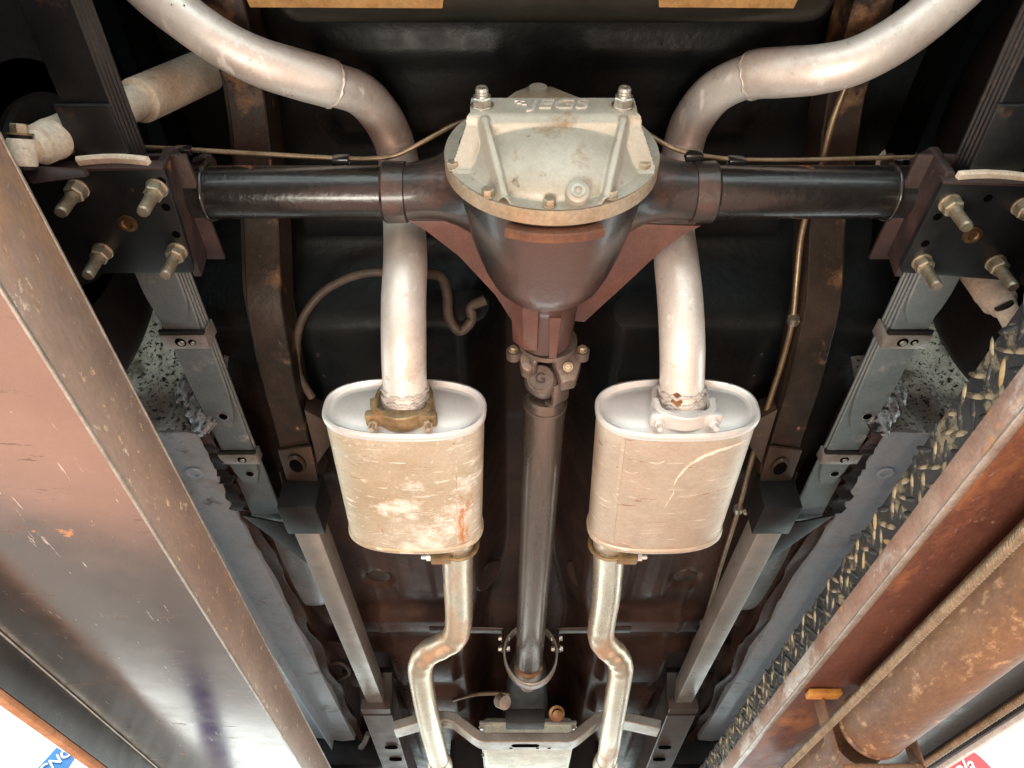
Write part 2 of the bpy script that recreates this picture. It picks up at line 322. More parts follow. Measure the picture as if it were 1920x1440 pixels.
M_concrete = mat('pale_concrete', (0.12, 0.10, 0.092), (0.09, 0.075, 0.07), vs=1.3, rough=0.45, rv=0.1, bump=0.1, bs=20)
M_post = mat('blue_lift_post', (0.05, 0.045, 0.13), (0.06, 0.05, 0.15), rough=0.4, bump=0.05)
M_signwhite = mat('white_board', (0.88, 0.87, 0.85), (0.84, 0.83, 0.81), rough=0.5, bump=0)
M_signblue = mat('blue_print', (0.015, 0.12, 0.34), (0.018, 0.13, 0.36), rough=0.5, bump=0)
M_signred = mat('red_print', (0.62, 0.03, 0.04), (0.56, 0.03, 0.04), rough=0.4, bump=0)
M_yellow = mat('yellow_print', (0.80, 0.62, 0.10), (0.78, 0.58, 0.10), rough=0.5, bump=0)

# floor pan paint: black undercoat at the back giving way, in a ragged line, to brown primer in front
M_pan = M_floorpan.copy(); M_pan.name = 'floor_pan_paint'; M_pan.node_tree.nodes['Principled BSDF'].inputs['Specular IOR Level'].default_value = 0.22
def _blend(m):
    N, L = m.node_tree.nodes, m.node_tree.links; P = N['Principled BSDF']
    old = P.inputs['Base Color'].links[0].from_socket
    tc = N.new('ShaderNodeTexCoord'); sx = N.new('ShaderNodeSeparateXYZ'); L.new(tc.outputs['Object'], sx.inputs[0])
    nz = N.new('ShaderNodeTexNoise'); nz.inputs['Scale'].default_value = 4.5; nz.inputs['Detail'].default_value = 7; L.new(tc.outputs['Object'], nz.inputs['Vector'])
    ma = N.new('ShaderNodeMath'); ma.operation = 'MULTIPLY_ADD'; ma.inputs[1].default_value = 1.1; L.new(nz.outputs[0], ma.inputs[0]); L.new(sx.outputs[1], ma.inputs[2])
    mr = N.new('ShaderNodeMapRange'); mr.inputs[1].default_value = -0.25; mr.inputs[2].default_value = 0.30; L.new(ma.outputs[0], mr.inputs[0])
    mx = N.new('ShaderNodeMix'); mx.data_type = 'RGBA'; L.new(mr.outputs[0], mx.inputs[0]); mx.inputs[6].default_value = (0.0065, 0.0085, 0.0088, 1); L.new(old, mx.inputs[7])
    L.new(mx.outputs[2], P.inputs['Base Color'])
_blend(M_pan)
# housing: black paint with the red floor's reflection painted in along the belly
M_pump = M_axlehouse.copy(); M_pump.name = 'black_housing_red_reflection'
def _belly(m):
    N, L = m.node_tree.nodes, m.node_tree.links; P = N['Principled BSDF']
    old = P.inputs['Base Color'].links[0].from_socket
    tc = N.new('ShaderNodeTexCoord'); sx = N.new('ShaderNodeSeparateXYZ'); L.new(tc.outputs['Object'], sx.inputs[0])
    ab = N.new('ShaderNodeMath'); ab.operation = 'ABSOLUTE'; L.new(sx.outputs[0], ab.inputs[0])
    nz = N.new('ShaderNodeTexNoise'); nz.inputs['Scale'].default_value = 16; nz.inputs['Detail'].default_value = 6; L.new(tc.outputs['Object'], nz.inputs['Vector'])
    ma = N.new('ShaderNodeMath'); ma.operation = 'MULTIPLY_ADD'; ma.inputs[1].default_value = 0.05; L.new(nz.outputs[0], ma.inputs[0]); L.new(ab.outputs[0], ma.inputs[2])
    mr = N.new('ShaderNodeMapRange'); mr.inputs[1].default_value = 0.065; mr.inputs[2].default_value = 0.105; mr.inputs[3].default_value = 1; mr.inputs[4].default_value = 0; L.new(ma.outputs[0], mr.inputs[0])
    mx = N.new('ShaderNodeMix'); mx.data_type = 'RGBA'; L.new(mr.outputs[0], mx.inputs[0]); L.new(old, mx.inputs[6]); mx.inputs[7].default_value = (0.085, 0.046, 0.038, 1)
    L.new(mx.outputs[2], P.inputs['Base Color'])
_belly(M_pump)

# ------------------------------------------------------------------ fasteners (shared meshes)
def bolt_mesh(name, m, r, h, wr=None, wh=0.0, stud=0.0, sr=0.0, hollow=False):
    """hexagon head along +Z from z = 0, with washer and a stud beyond the nut"""
    bm = bmesh.new(); z = 0.0
    if wr:
        lathe_bm([(0, wr), (wh * 0.75, wr), (wh, wr * 0.95)], (0, 0, 0), (0, 0, 1), 20, bm); z = wh
    b2 = bmesh.new(); lathe_bm([(z, r), (z + h * 0.85, r), (z + h, r * 0.86)], (0, 0, 0), (0, 0, 1), 6, b2); merge(bm, b2)
    if stud:
        b3 = bmesh.new(); prof = [(z + h * 0.9, sr)]; n = max(2, int(stud / 0.003))
        for i in range(n):
            y = z + h + stud * i / n; prof += [(y, sr), (y + stud / n * 0.5, sr * 0.9)]
        prof += [(z + h + stud, sr * 0.8), (z + h + stud, sr * 0.45)]
        if hollow: prof += [(z + h + stud - 0.005, sr * 0.4)]
        lathe_bm(prof, (0, 0, 0), (0, 0, 1), 14, b3); merge(bm, b3)
    bmesh.ops.recalc_face_normals(bm, faces=bm.faces)
    me = bpy.data.meshes.new(name); bm.to_mesh(me); bm.free()
    me.polygons.foreach_set('use_smooth', [True] * len(me.polygons)); me.set_sharp_from_angle(angle=R(30)); me.materials.append(m)
    return me
def at(loc, axis, spin=0.0):
    q = Vector(axis).normalized().to_track_quat('Z', 'Y')
    return Matrix.Translation(Vector(loc)) @ q.to_matrix().to_4x4() @ Matrix.Rotation(spin, 4, 'Z')
B_cover = bolt_mesh('cover_bolt', M_bolt, 0.0078, 0.008, 0.0085, 0.0015)
B_small = bolt_mesh('small_bolt', M_bolt, 0.006, 0.006, 0.008, 0.0012)
B_clean = bolt_mesh('clean_bolt', M_boltclean, 0.007, 0.007, 0.009, 0.0015)
B_load = bolt_mesh('load_bolt', M_boltclean, 0.0125, 0.010, 0.0145, 0.003, 0.011, 0.0085, True)
_b = lathe_bm([(0, 0.0048), (-0.0012, 0.0036), (-0.0006, 0.002), (-0.0006, 0)], (0, 0, 0), (0, 0, 1), 10)
W_spot = bpy.data.meshes.new('spot_weld'); bmesh.ops.recalc_face_normals(_b, faces=_b.faces); _b.to_mesh(W_spot); _b.free(); W_spot.materials.append(M_rail)
B_unut = bolt_mesh('spring_nut', M_bolt, 0.0125, 0.014, 0.0135, 0.003)
B_clamp = bolt_mesh('clamp_nut', M_bolt, 0.0075, 0.008, None, 0, 0.010, 0.0042)
B_clampc = bolt_mesh('clamp_nut_silver', M_cap, 0.0075, 0.008, None, 0, 0.010, 0.0045)

# ================================================================== SETTING
fl = box_bm((-9, -7, FLOOR_Z - 0.1), (9, 7, FLOOR_Z), 0)
flo = tag(obj('floor', fl, M_concrete, None, 0), kind='structure')
obj('painted_bay', box_bm((-3.6, -4.0, FLOOR_Z + 0.002), (3.6, 2.9, FLOOR_Z + 0.006), 0), M_floor, flo, 0)

# ================================================================== CAR BODY
car = thing('car_underbody', (CX, 0.9, 0.78), 'black and brown underside of an old car body with floor pan, rails and rockers', 'car')

def sstep(a, b, x):
    t = max(0.0, min(1.0, (x - a) / (b - a))); return t * t * (3 - 2 * t)
def zfloor(x, y):
    ax = abs(x)
    z = 1.17 - 0.10 * sstep(0.72, 0.80, y) - 0.13 * sstep(0.80, 0.885, y) - 0.05 * sstep(1.0, 1.25, y)
    fr = sstep(0.80, 0.90, y)
    # tunnel along the middle
    wd = 0.135 + 0.06 * sstep(1.75, 2.3, y)
    z += fr * 0.17 * (1 - sstep(wd - 0.075, wd + 0.015, ax))
    flat = fr * sstep(wd + 0.02, wd + 0.05, ax)
    # pressed beads of the front floor
    if 1.28 < y < 1.86:
        for cxr in (0.235, 0.33):
            z -= flat * 0.010 * (1 - sstep(0.018, 0.028, abs(ax - cxr))) * sstep(1.28, 1.32, y) * (1 - sstep(1.80, 1.86, y))
    z -= flat * 0.028 * sstep(1.90, 1.915, y) * (1 - sstep(2.0, 2.02, y)) * (1 if ax < 0.5 else 0.4)
    z += flat * 0.02 * sstep(2.02, 2.06, y) * (1 - sstep(2.16, 2.20, y))
    # rounded swellings ahead of the step
    for cy in (2.32, 2.62):
        z -= 0.035 * flat * max(0.0, 1 - ((y - cy) / 0.11) ** 2) ** 0.5 * (1 - sstep(0.40, 0.46, ax))
    # transverse beads of the boot floor and a lap seam
    if y < 0.70:
        z -= 0.009 * (1 - sstep(0.010, 0.018, abs(((y + 0.35) % 0.13) - 0.065))) * sstep(0.05, 0.08, ax) * (1 - sstep(0.34, 0.37, ax))
    if y > 0.92: z -= 0.004 * (1 - sstep(0.004, 0.010, abs(ax - 0.42))) + 0.006 * (1 - sstep(0.006, 0.012, abs(y - 1.245)))
    # round dimples with drain plugs
    rr = math.hypot(ax - 0.40, y - 1.73)
    z += 0.012 * (1 - sstep(0.035, 0.042, rr))
    return z
bm = bmesh.new(); NX, NY = 150, 260; X0, X1, Y0, Y1 = -0.66, 0.66, -0.35, 3.9
gr = [[bm.verts.new((CX + X0 + (X1 - X0) * i / NX, Y0 + (Y1 - Y0) * j / NY, zfloor(X0 + (X1 - X0) * i / NX, Y0 + (Y1 - Y0) * j / NY))) for i in range(NX + 1)] for j in range(NY + 1)]
for j in range(NY):
    for i in range(NX):
        bm.faces.new((gr[j][i], gr[j][i + 1], gr[j + 1][i + 1], gr[j + 1][i]))
fp = obj('floor_pan', bm, M_pan, car, 50)

# fuel tank at the very back with felt strips
tk = box_bm((CX - 0.37, -0.15, 1.0), (CX + 0.38, 0.395, 1.15), 0.035, None, 4)
o = obj('fuel_tank', tk, M_tank, car)
for a, b in ((470, 830), (1235, 1487)):
    p, q = V(a, 12, Z=0.998), V(b, 14, Z=0.998)
    obj('felt_strip', prism_bm([p, q, q + Vector((0.01, -0.05, 0)), p + Vector((-0.01, -0.05, 0))], (0, 0, -0.004), 0.001), M_tankstrap, o)

# cross bar and seat riser details
obj('seat_crossmember', box_bm((CX - 0.42, 0.735, 1.06), (CX + 0.42, 0.775, 1.115), 0.006), M_body, car)
for s in (-1, 1):
    c = V(838, 578, Y=0.845) if s < 0 else V(1228, 590, Y=0.845)
    bm = bmesh.new(); n = 28; hw, hh = 0.075, 0.026
    pts = []
    for k in range(n):
        a = 2 * math.pi * k / n; ca, sa = math.cos(a), math.sin(a)
        pts.append(c + Vector((math.copysign(hw - hh, ca) + hh * ca, -0.008, 0)) + Vector((0, 0.012, -0.02)) * (sa * 1.25))
    o = obj('seat_drain_cover', prism_bm(pts, (0, 0.006, 0.004), 0.002), M_body, car)

def zr(y):           # bottom of the rear frame rails, kicked up over the axle
    t = [(-0.2, 1.075), (0.3, 1.075), (0.51, 1.05), (0.681, 0.965), (0.799, 0.868), (0.95, 0.825), (1.12, 0.80), (1.2, 0.797)]
    for (a, za), (b, zb) in zip(t, t[1:]):
        if a <= y <= b: return za + (zb - za) * sstep(a, b, y) * 0.4 + (zb - za) * (y - a) / (b - a) * 0.6
    return t[-1][1]
RX = 0.452           # rail offset from the centre line
for s in (-1, 1):
    pts = [Vector((CX + s * RX, y, zr(y) + 0.035)) for y in [-0.2 + 1.38 * i / 46 for i in range(47)]]
    rl = obj('rear_frame_rail', ribbon_bm(pts, (1, 0, 0), 0.056, 0.07), M_rail, car)
    # flange on the outer side, standing out from the channel
    pts2 = [p + Vector((s * 0.026, 0, 0.020)) for p in pts]
    obj('rail_flange', ribbon_bm(pts2, (1, 0, 0), 0.05, 0.004), M_rail, rl)
    # flared foot with a slotted hole
    f = [(CX + s * (RX - 0.035), 1.045, 0.797), (CX + s * (RX + 0.03), 1.06, 0.80), (CX + s * (RX + 0.03), 1.19, 0.785), (CX + s * (RX - 0.028), 1.19, 0.785)]
    obj('rail_foot', prism_bm(f, (0, 0, 0.006), 0.001), M_rail, rl)
    gus = [(CX + s * (RX - 0.03), 0.98, 0.83), (CX + s * (RX - 0.085), 1.04, 0.835), (CX + s * (RX - 0.035), 1.10, 0.80)]
    obj('rail_gusset', prism_bm(gus, (0, 0, 0.04), 0.001), M_rail, rl)
    c = V(556, 871, Z=0.789) if s < 0 else V(1462, 876, Z=0.789)
    bm = lathe_bm([(0, 0.019), (0.004, 0.019)], c - Vector((0, 0, 0.004)), (0, 0, 1), 24)
    for v in bm.verts: v.co.x = c.x + (v.co.x - c.x) * 0.62
    obj('slot_hole', bm, M_hole, rl)
    bm = lathe_bm([(0, 0.0235), (0.003, 0.025), (0.005, 0.0255)], c - Vector((0, 0, 0.003)), (0, 0, 1), 24)
    for v in bm.verts: v.co.x = c.x + (v.co.x - c.x) * 0.66
    obj('slot_rim', bm, M_rail, rl)

    # square subframe connector and its bracket
    z0 = 0.735
    cn = obj('subframe_connector', box_bm((CX + s * 0.455 - 0.0245, 1.215, z0), (CX + s * 0.455 + 0.0245, 2.27, z0 + 0.052), 0.003), M_connector, car)
    obj('connector_bracket', box_bm((CX + s * 0.452 - 0.036, 1.14, z0 - 0.006), (CX + s * 0.452 + 0.036, 1.235, z0 + 0.07), 0.002), M_connside, cn)
    tri = [(CX + s * 0.48, 1.235, z0 + 0.012), (CX + s * 0.585, 1.225, z0 + 0.03), (CX + s * 0.48, 1.40, z0 + 0.012)]
    obj('connector_gusset', prism_bm(tri, (0, 0, 0.004), 0.0008), M_connside, cn)
    # front frame rail, channel with holes
    fr = obj('front_frame_rail', ribbon_bm([Vector((CX + s * 0.452, y, zz)) for y, zz in ((2.20, 0.755), (2.4, 0.745), (2.7, 0.73), (3.1, 0.72), (3.6, 0.72))], (1, 0, 0), 0.085, 0.08), M_railblack, car)
    for yy in (2.5, 2.62):
        bm = lathe_bm([(0, 0.014), (0.004, 0.014)], (CX + s * 0.44, yy, 0.690 + (2.62 - yy) * 0.03), (0, 0, 1), 20)
        for v in bm.verts: v.co.x = CX + s * 0.44 + (v.co.x - CX - s * 0.44) * 1.5
        obj('rail_hole', bm, M_hole, fr)
    obj('rail_socket', prism_bm([(CX + s * 0.405, 2.14, 0.80), (CX + s * 0.50, 2.14, 0.80), (CX + s * 0.50, 2.24, 0.71), (CX + s * 0.405, 2.24, 0.71)], (0, 0.01, 0.02), 0.002), M_connside, fr)

    # rocker panel with pinch flange and a drain grommet
    xi, xo = CX + s * 0.607, CX + s * 0.80
    prof = [(0.0, 0.0), (0.045, -0.004), (0.19, 0.012), (0.21, 0.08), (0.05, 0.10), (0.0, 0.06)]
    poly = [(xi + s * a, 0.985, 0.785 + b) for a, b in prof]
    rk = obj('rocker_panel', prism_bm(poly, (0, 1.75, 0), 0.004), M_rocker, car)
    obj('pinch_flange', box_bm((min(xi + s * 0.075, xi + s * 0.078), 0.99, 0.752), (max(xi + s * 0.075, xi + s * 0.078), 2.73, 0.785), 0.0008), M_rocker, rk)
    g = Vector((xi + s * 0.035, 1.10, 0.779))
    gg = obj('drain_grommet', lathe_bm([(0.0, 0.016), (-0.003, 0.015), (-0.003, 0.010), (0.004, 0.008)], g, (0, 0, 1), 24), M_rocker, rk)
    # sooty inner sill flange, wavy
    pts = [Vector((xi - s * (0.012 + 0.006 * math.sin(y * 23) + random.uniform(-0.003, 0.003)), y, 0.80 + 0.006 * math.sin(y * 17))) for y in [0.98 + 1.9 * i / 60 for i in range(61)]]
    obj('sill_flange', ribbon_bm(pts, (1, 0, 0), 0.03, 0.004), M_floorpan, rk)
    # wheel arch liner ahead of the tyre: speckled sheet and lumpy sound deadener
    bm = bmesh.new(); g2 = []
    for j in range(22):
        row = []
        for i in range(22):
            u, v = i / 21, j / 21
            x = CX + s * (0.578 + 0.25 * u); z = 0.78 + 0.32 * v
            y = 0.978 - 0.08 * v * v + 0.006 * math.sin(u * 19 + v * 7) + random.uniform(-0.002, 0.002)
            row.append(bm.verts.new((x, y, z)))
        g2.append(row)
    for j in range(21):
        for i in range(21): bm.faces.new((g2[j][i], g2[j][i + 1], g2[j + 1][i + 1], g2[j + 1][i]))
    bmesh.ops.solidify(bm, geom=bm.faces[:], thickness=0.003)
    wl = obj('wheel_arch_liner', bm, M_speckle, car, 60)
    for k in range(3):
        bm = bmesh.new(); bmesh.ops.create_icosphere(bm, subdivisions=4, radius=1)
        c = Vector((CX + s * (0.585 + 0.022 * k), 0.968 - 0.004 * k, 0.815 + 0.03 * k))
        for v in bm.verts:
            n_ = 1 + 0.10 * math.sin(v.co.x * 7 + k) * math.sin(v.co.z * 6 + k * 2) + 0.08 * math.sin(v.co.y * 11 + v.co.x * 5)
            v.co = c + Vector((v.co.x * 0.022, v.co.y * 0.016, v.co.z * 0.05)) * n_
        obj('sound_deadener', bm, M_foil, wl, 60)
    # wheel house: inner wall and roof over the tyre, quarter panel outside
    bm = bmesh.new(); g3 = []
    for j in range(15):
        y = -0.9 + 1.92 * j / 14
        g3.append([bm.verts.new((CX + s * a, y + 0.01 * math.sin(a * 40 + j), b + 0.004 * math.sin(j * 2.1 + a * 30))) for a, b in ((0.60, 1.06), (0.61, 1.16), (0.62, 1.26), (0.66, 1.33), (0.75, 1.36), (0.86, 1.34), (0.895, 1.2), (0.90, 1.0), (0.895, 0.93))])
    for j in range(14):
        for i in range(8): bm.faces.new((g3[j][i], g3[j][i + 1], g3[j + 1][i + 1], g3[j + 1][i]))
    bmesh.ops.solidify(bm, geom=bm.faces[:], thickness=0.003)
    obj('wheel_house', bm, M_body, car, 60)
    # ragged rubber flap between spring and rocker
    p0, p1 = Vector((CX + s * 0.602, 0.98, 0.80)), Vector((CX + s * 0.595, 1.24, 0.785))
    pts = [p0.lerp(p1, i / 24) + Vector((s * 0.006 * math.sin(i * 1.7), 0, random.uniform(-0.004, 0.004))) for i in range(25)]
    obj('splash_flap', ribbon_bm(pts, (1, 0, 0), 0.028, 0.006, jitter=0.0015), M_black, car)
    # torque box beside the connector
    c0 = V(555, 1075, Z=0.83) if s < 0 else V(1425, 1085, Z=0.83)
    bm = bmesh.new(); bmesh.ops.create_uvsphere(bm, u_segments=32, v_segments=20, radius=1)
    for v in bm.verts:
        q = v.co.copy()
        for i in range(3): q[i] = math.copysign(abs(q[i]) ** 0.6, q[i])
        v.co = Vector((c0.x + q.x * 0.055, c0.y + q.y * 0.22, 0.875 + q.z * 0.05))
    obj('torque_box', bm, M_bluegrey, car, 60)
    # inner side wall of the floor above the rocker
    obj('inner_sill', box_bm((min(xi + s * 0.02, xi - s * 0.02), 0.98, 0.82), (max(xi + s * 0.02, xi - s * 0.02), 3.7, 0.92), 0.006), M_floorpan, car)
    # folded brackets and wires of the floor edge
    for k, yy in enumerate((1.78, 2.02, 2.25)):
        xb = CX + s * 0.53
        obj('floor_bracket', prism_bm([(xb - 0.05, yy, 0.84), (xb + 0.05, yy + 0.02, 0.84), (xb + 0.04, yy + 0.10, 0.825), (xb - 0.03, yy + 0.09, 0.83)], (0, 0, 0.012), 0.003), M_floorpan, car)
    # dark inner fender ahead of the rocker
    obj('front_fender_liner', prism_bm([(CX + s * 0.50, 2.80, 0.72), (CX + s * 0.95, 2.76, 0.70), (CX + s * 0.95, 2.76, 1.15), (CX + s * 0.50, 2.80, 1.15)], (0, 0.9, 0), 0.03), M_body, car)
    # drain plug of the floor
    dp = Vector((CX + s * 0.40, 1.73, zfloor(0.40, 1.73) - 0.001))
    obj('floor_plug', lathe_bm([(0, 0.033), (-0.004, 0.03), (-0.006, 0.018), (-0.003, 0.0)], dp, (0, 0, 1), 28), M_rail, car)
    # spot welds along the floor seams
    for k in range(34):
        yy = 0.95 + 0.058 * k
        p_ = Vector((CX + s * 0.412, yy, zfloor(0.412, yy) - 0.0006)); put('spot_weld', W_spot, car, Matrix.Translation(p_))
    for k in range(12):
        xx = 0.20 + 0.02 * k; p_ = Vector((CX + s * xx, 1.262, zfloor(xx, 1.262) - 0.0006)); put('spot_weld', W_spot, car, Matrix.Translation(p_))
    # tunnel blanking plate
    tp = V(916, 1078, Z=0.93) if s < 0 else V(1087, 1080, Z=0.93)
    obj('tunnel_patch', lathe_bm([(0, 0.05), (0.004, 0.046)], tp, (-s * 0.75, -0.1, -0.62), 26), M_floorpan, car)

# wires and lines of the body
def wire(name, pts, r, m, parent, n=8, seg=8):
    return obj(name, tube_bm(cat_rom(pts, n), r, seg), m, parent, 60)
fline = wire('fuel_line', [V(1590, 150, Z=1.02), V(1560, 230, Z=1.0), V(1538, 320, Z=0.97), V(1505, 430, Z=0.955), V(1494, 520, Z=0.925), V(1486, 600, Z=0.89), V(1466, 680, Z=0.87), V(1437, 770, Z=0.845), V(1410, 860, Z=0.82),
      V(1386, 950, Z=0.82), V(1352, 1060, Z=0.83), V(1322, 1160, Z=0.835), V(1300, 1205, Z=0.835), V(1293, 1230, Z=0.83)], 0.0052, M_line, car)
for px, py, z in ((1488, 600, 0.885), (1384, 955, 0.815), (1318, 1170, 0.83)):
    c = V(px, py, Z=z); ax = (V(px - 5, py + 40, Z=z) - c).normalized()
    ck = obj('hose_clamp', tube_bm([c - ax * 0.007, c + ax * 0.007], 0.0092, 16), M_boltclean, car)
    put('clamp_screw', B_small, ck, at(c + Vector((0.014, 0, -0.004)), (0.2, 0, -1)))
wire('vent_hose', [V(585, 745, Z=0.855), V(560, 700, Z=0.87), V(556, 650, Z=0.89), V(566, 600, Z=0.905), V(600, 552, Z=0.93), V(650, 522, Z=0.95), V(700, 510, Z=0.96), V(745, 514, Z=0.965)], 0.0075, M_hose, car)
hp = cat_rom([V(785, 513, Z=0.965), V(825, 518, Z=0.955), V(838, 550, Z=0.94), V(842, 595, Z=0.915), V(862, 620, Z=0.905), V(884, 600, Z=0.915), V(884, 575, Z=0.925), V(910, 562, Z=0.935)], 16)
obj('corrugated_hose', tube_bm(hp, [0.0085 + (0.0012 if i % 2 else 0) for i in range(len(hp))], 12), M_hose, car, 80)
wire('wiring_loop', [V(600, 1245, Z=0.83), V(640, 1243, Z=0.82), V(655, 1262, Z=0.82), V(628, 1275, Z=0.82), V(598, 1284, Z=0.82), V(640, 1295, Z=0.82)], 0.006, M_hose, car)
wire('speedometer_cable', [V(850, 1312, Z=0.80), V(885, 1303, Z=0.79), V(925, 1300, Z=0.78), V(960, 1302, Z=0.77)], 0.006, M_line, car)
wire('vent_pipe', [V(690, 1375, Z=0.80), V(682, 1395, Z=0.78), V(668, 1408, Z=0.78), V(664, 1395, Z=0.80)], 0.01, M_connector, car)

# ================================================================== REAR AXLE
axle = thing('rear_axle', (CX, AY, AZ - 0.14), 'black rear axle with ribbed bare aluminium differential cover and red-brown webs', 'axle')
def K(x, y, z): return Vector((CX + x * AK, y * AK, z * AK))
tr = 0.0352 * AK
for s in (-1, 1):
    obj('axle_tube', tube_bm(lin((CX + s * 0.13, AY, AZ), (CX + s * 0.63, AY, AZ), 30), tr, 36), M_axle, axle, 60)
    xa = CX + s * 0.20
    obj('tube_collar', lathe_bm([(0, 0.038), (0.002, 0.0415), (0.03, 0.0425), (0.034, 0.039)], (CX + s * 0.196, AY, AZ), (s, 0, 0), 36), M_axlehouse, axle, 40)
    obj('tube_casting', tube_bm([Vector((CX + s * (0.205 - 0.018 * i), AY - 0.002 * i, AZ)) for i in range(7)], [0.0385, 0.0385, 0.040, 0.044, 0.052, 0.064, 0.08], 32), M_axlehouse, axle, 60)
    # horizontal strengthening ledge and flat triangular web towards the pinion
    zz = AZ - 0.012
    if s < 0: outl = [(760, 412), (800, 432), (862, 480), (928, 552), (966, 612), (1000, 600), (1000, 415)]
    else: outl = [(1316, 424), (1280, 440), (1238, 472), (1160, 545), (1096, 604), (1050, 600), (1050, 415)]
    poly = [V(a, b, Z=zz) for a, b in outl]
    obj('housing_web', prism_bm(poly, (0, 0, 0.008), 0.001), M_floortint, axle)
    led = [V(a, b, Z=zz - 0.006) for a, b in ((745, 398), (880, 392), (935, 430), (880, 412), (770, 416))] if s < 0 else [V(a, b, Z=zz - 0.006) for a, b in ((1320, 408), (1190, 396), (1130, 432), (1180, 414), (1300, 424))]
    obj('housing_ledge', prism_bm(led, (0, 0, 0.014), 0.003), M_axlehouse, axle)
    # bracket at the spring perch
    xp = CX + s * 0.492
    pl = [(xp, AY - 0.072, 0.802), (xp, AY + 0.095, 0.802), (xp, AY + 0.085, 0.845), (xp, AY + 0.03, AZ), (xp, AY - 0.04, AZ + 0.02), (xp, AY - 0.075, AZ - 0.01)]
    obj('perch_bracket', prism_bm(pl, (s * 0.012, 0, 0), 0.002), M_perch, axle)
    fl_ = [(xp - s * 0.020, AY - 0.072, 0.806), (xp - s * 0.022, AY + 0.095, 0.806), (xp + s * 0.12, AY + 0.095, 0.806), (xp + s * 0.12, AY - 0.072, 0.806)]
    obj('perch_pad', prism_bm([Vector(p) + Vector((0, 0, 0.036)) for p in fl_], (0, 0, 0.006), 0.001), M_perch, axle)
    wb = [Vector((CX + s * 0.470, AY + math.cos(a) * tr * 1.01, AZ + math.sin(a) * tr * 1.01)) for a in [2 * math.pi * k / 40 for k in range(41)]]
    obj('weld_bead', tube_bm(wb, 0.0035, 8), M_axle, axle, 80)

pump = lathe_bm([(0.488, 0.126), (0.52, 0.126), (0.56, 0.119), (0.60, 0.107), (0.63, 0.095), (0.65, 0.084), (0.663, 0.071), (0.672, 0.058), (0.69, 0.050), (0.73, 0.046), (0.765, 0.0435), (0.768, 0.038)], (CX, 0, 0.828 * AK), (0, 1, 0), 64, None, 1.0, (1, 0, 0))
for v in pump.verts: v.co.y = v.co.y * AK; v.co.x = CX + (v.co.x - CX) * 0.95 * AK; v.co.z = 0.828 * AK + (v.co.z - 0.828 * AK) * AK - 0.032 * sstep(0.56, 0.76, v.co.y)
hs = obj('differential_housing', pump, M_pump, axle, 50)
# flats, rib and rust band on the pinion nose
zc = 0.828 * AK
zn = zc - 0.032
obj('nose_rib', prism_bm([(CX + 0.002, 0.684 * AK, zn - 0.0505), (CX + 0.020, 0.684 * AK, zn - 0.0505), (CX + 0.017, 0.768 * AK, zn - 0.0475), (CX + 0.005, 0.768 * AK, zn - 0.0475)], (0, 0, 0.02), 0.0015), M_floortint, hs)
obj('nose_cheek', loft([[Vector((CX + x_, y_, z_)) for x_, z_ in ((-0.050 * k_, zn - 0.004), (-0.050 * k_, zn - 0.030 * k_), (-0.034 * k_, zn - 0.047 * k_), (-0.014, zn - 0.049 * k_), (-0.006, zn - 0.03))] for y_, k_ in ((0.665 * AK, 1.08), (0.70 * AK, 1.04), (0.748 * AK, 1.0), (0.752 * AK, 0.95))]), M_floortint, hs, 40)
arc = [Vector((CX + 0.141 * math.sin(a), 0.5045 * AK, AZ - 0.014 - 0.141 * math.cos(a))) for a in [R(-24 + 48 * i / 24) for i in range(25)]]
obj('rusty_lip', ribbon_bm(arc, (0, 1, 0), 0.014, 0.016), mat('rust_lip', (0.06, 0.028, 0.022), (0.20, 0.085, 0.04), vs=22, rough=0.6, bump=0.4, bs=120), hs)

# cover: a relief over the round flange
FR = 0.1345; H0 = 0.471
def seg_d(px, pz, a, b):
    ax, az = a; bx, bz = b; dx, dz = bx - ax, bz - az; t = max(0, min(1, ((px - ax) * dx + (pz - az) * dz) / (dx * dx + dz * dz)))
    return math.hypot(px - ax - dx * t, pz - az - dz * t), t
ZO = -0.013                      # the flange's centre below the axle line
def relief(x, z):
    ax = abs(x); r = math.hypot(x, z - ZO); h = 0.0
    if z > 0.013: return 0.020 * max(0.0, 1 - (r / 0.116) ** 2) ** 0.55 * (1 - sstep(0.02, 0.07, z))
    # dome
    q = max(0.0, 1 - (r / 0.117) ** 2); h = 0.046 * q ** 0.6
    # flanks outside the ribs fall back hollow
    xl = 0.086 - 0.027 * max(0.0, min(1.0, (-0.035 - z) / 0.09))
    if z < -0.02 and ax > xl: h *= 1 - 0.62 * sstep(0, 0.024, ax - xl)
    # girdle: flat rear bar, chamfered lower face and two sloping legs
    t = max(0.0, min(1.0, (-0.024 - z) / 0.042))
    xo = 0.1015 + 0.0235 * t
    if z > -0.070 and ax < xo + 0.0012:
        hb = 0.0535 - 0.0505 * t
        if t == 0: g = 0.0535
        else:
            leg = hb * sstep(xo - 0.036, xo - 0.022, ax)                       # the legs
            bar = (0.0535 - 0.0075 * sstep(0, 0.55, t)) * (1 - sstep(0.35, 0.62, t)) * (1 - sstep(xl - 0.002, xl + 0.012, ax) * sstep(0.15, 0.4, t))
            g = max(leg, bar)
        h = max(h, g * (1 - sstep(xo - 0.0012, xo + 0.0012, ax)))
    # ribs
    d, t = seg_d(ax, z, (0.083, -0.036), (0.0575, -0.131))
    if d < 0.0085: h = max(h, h + ((0.0535 - 0.046 * t ** 1.15) - h) * (1 - sstep(0.0026, 0.0085, d)))
    return h
bm = bmesh.new(); NR, NA = 130, 420; rings = []
c0 = bm.verts.new(K(0, H0 - relief(0, ZO), 0.844 + ZO))
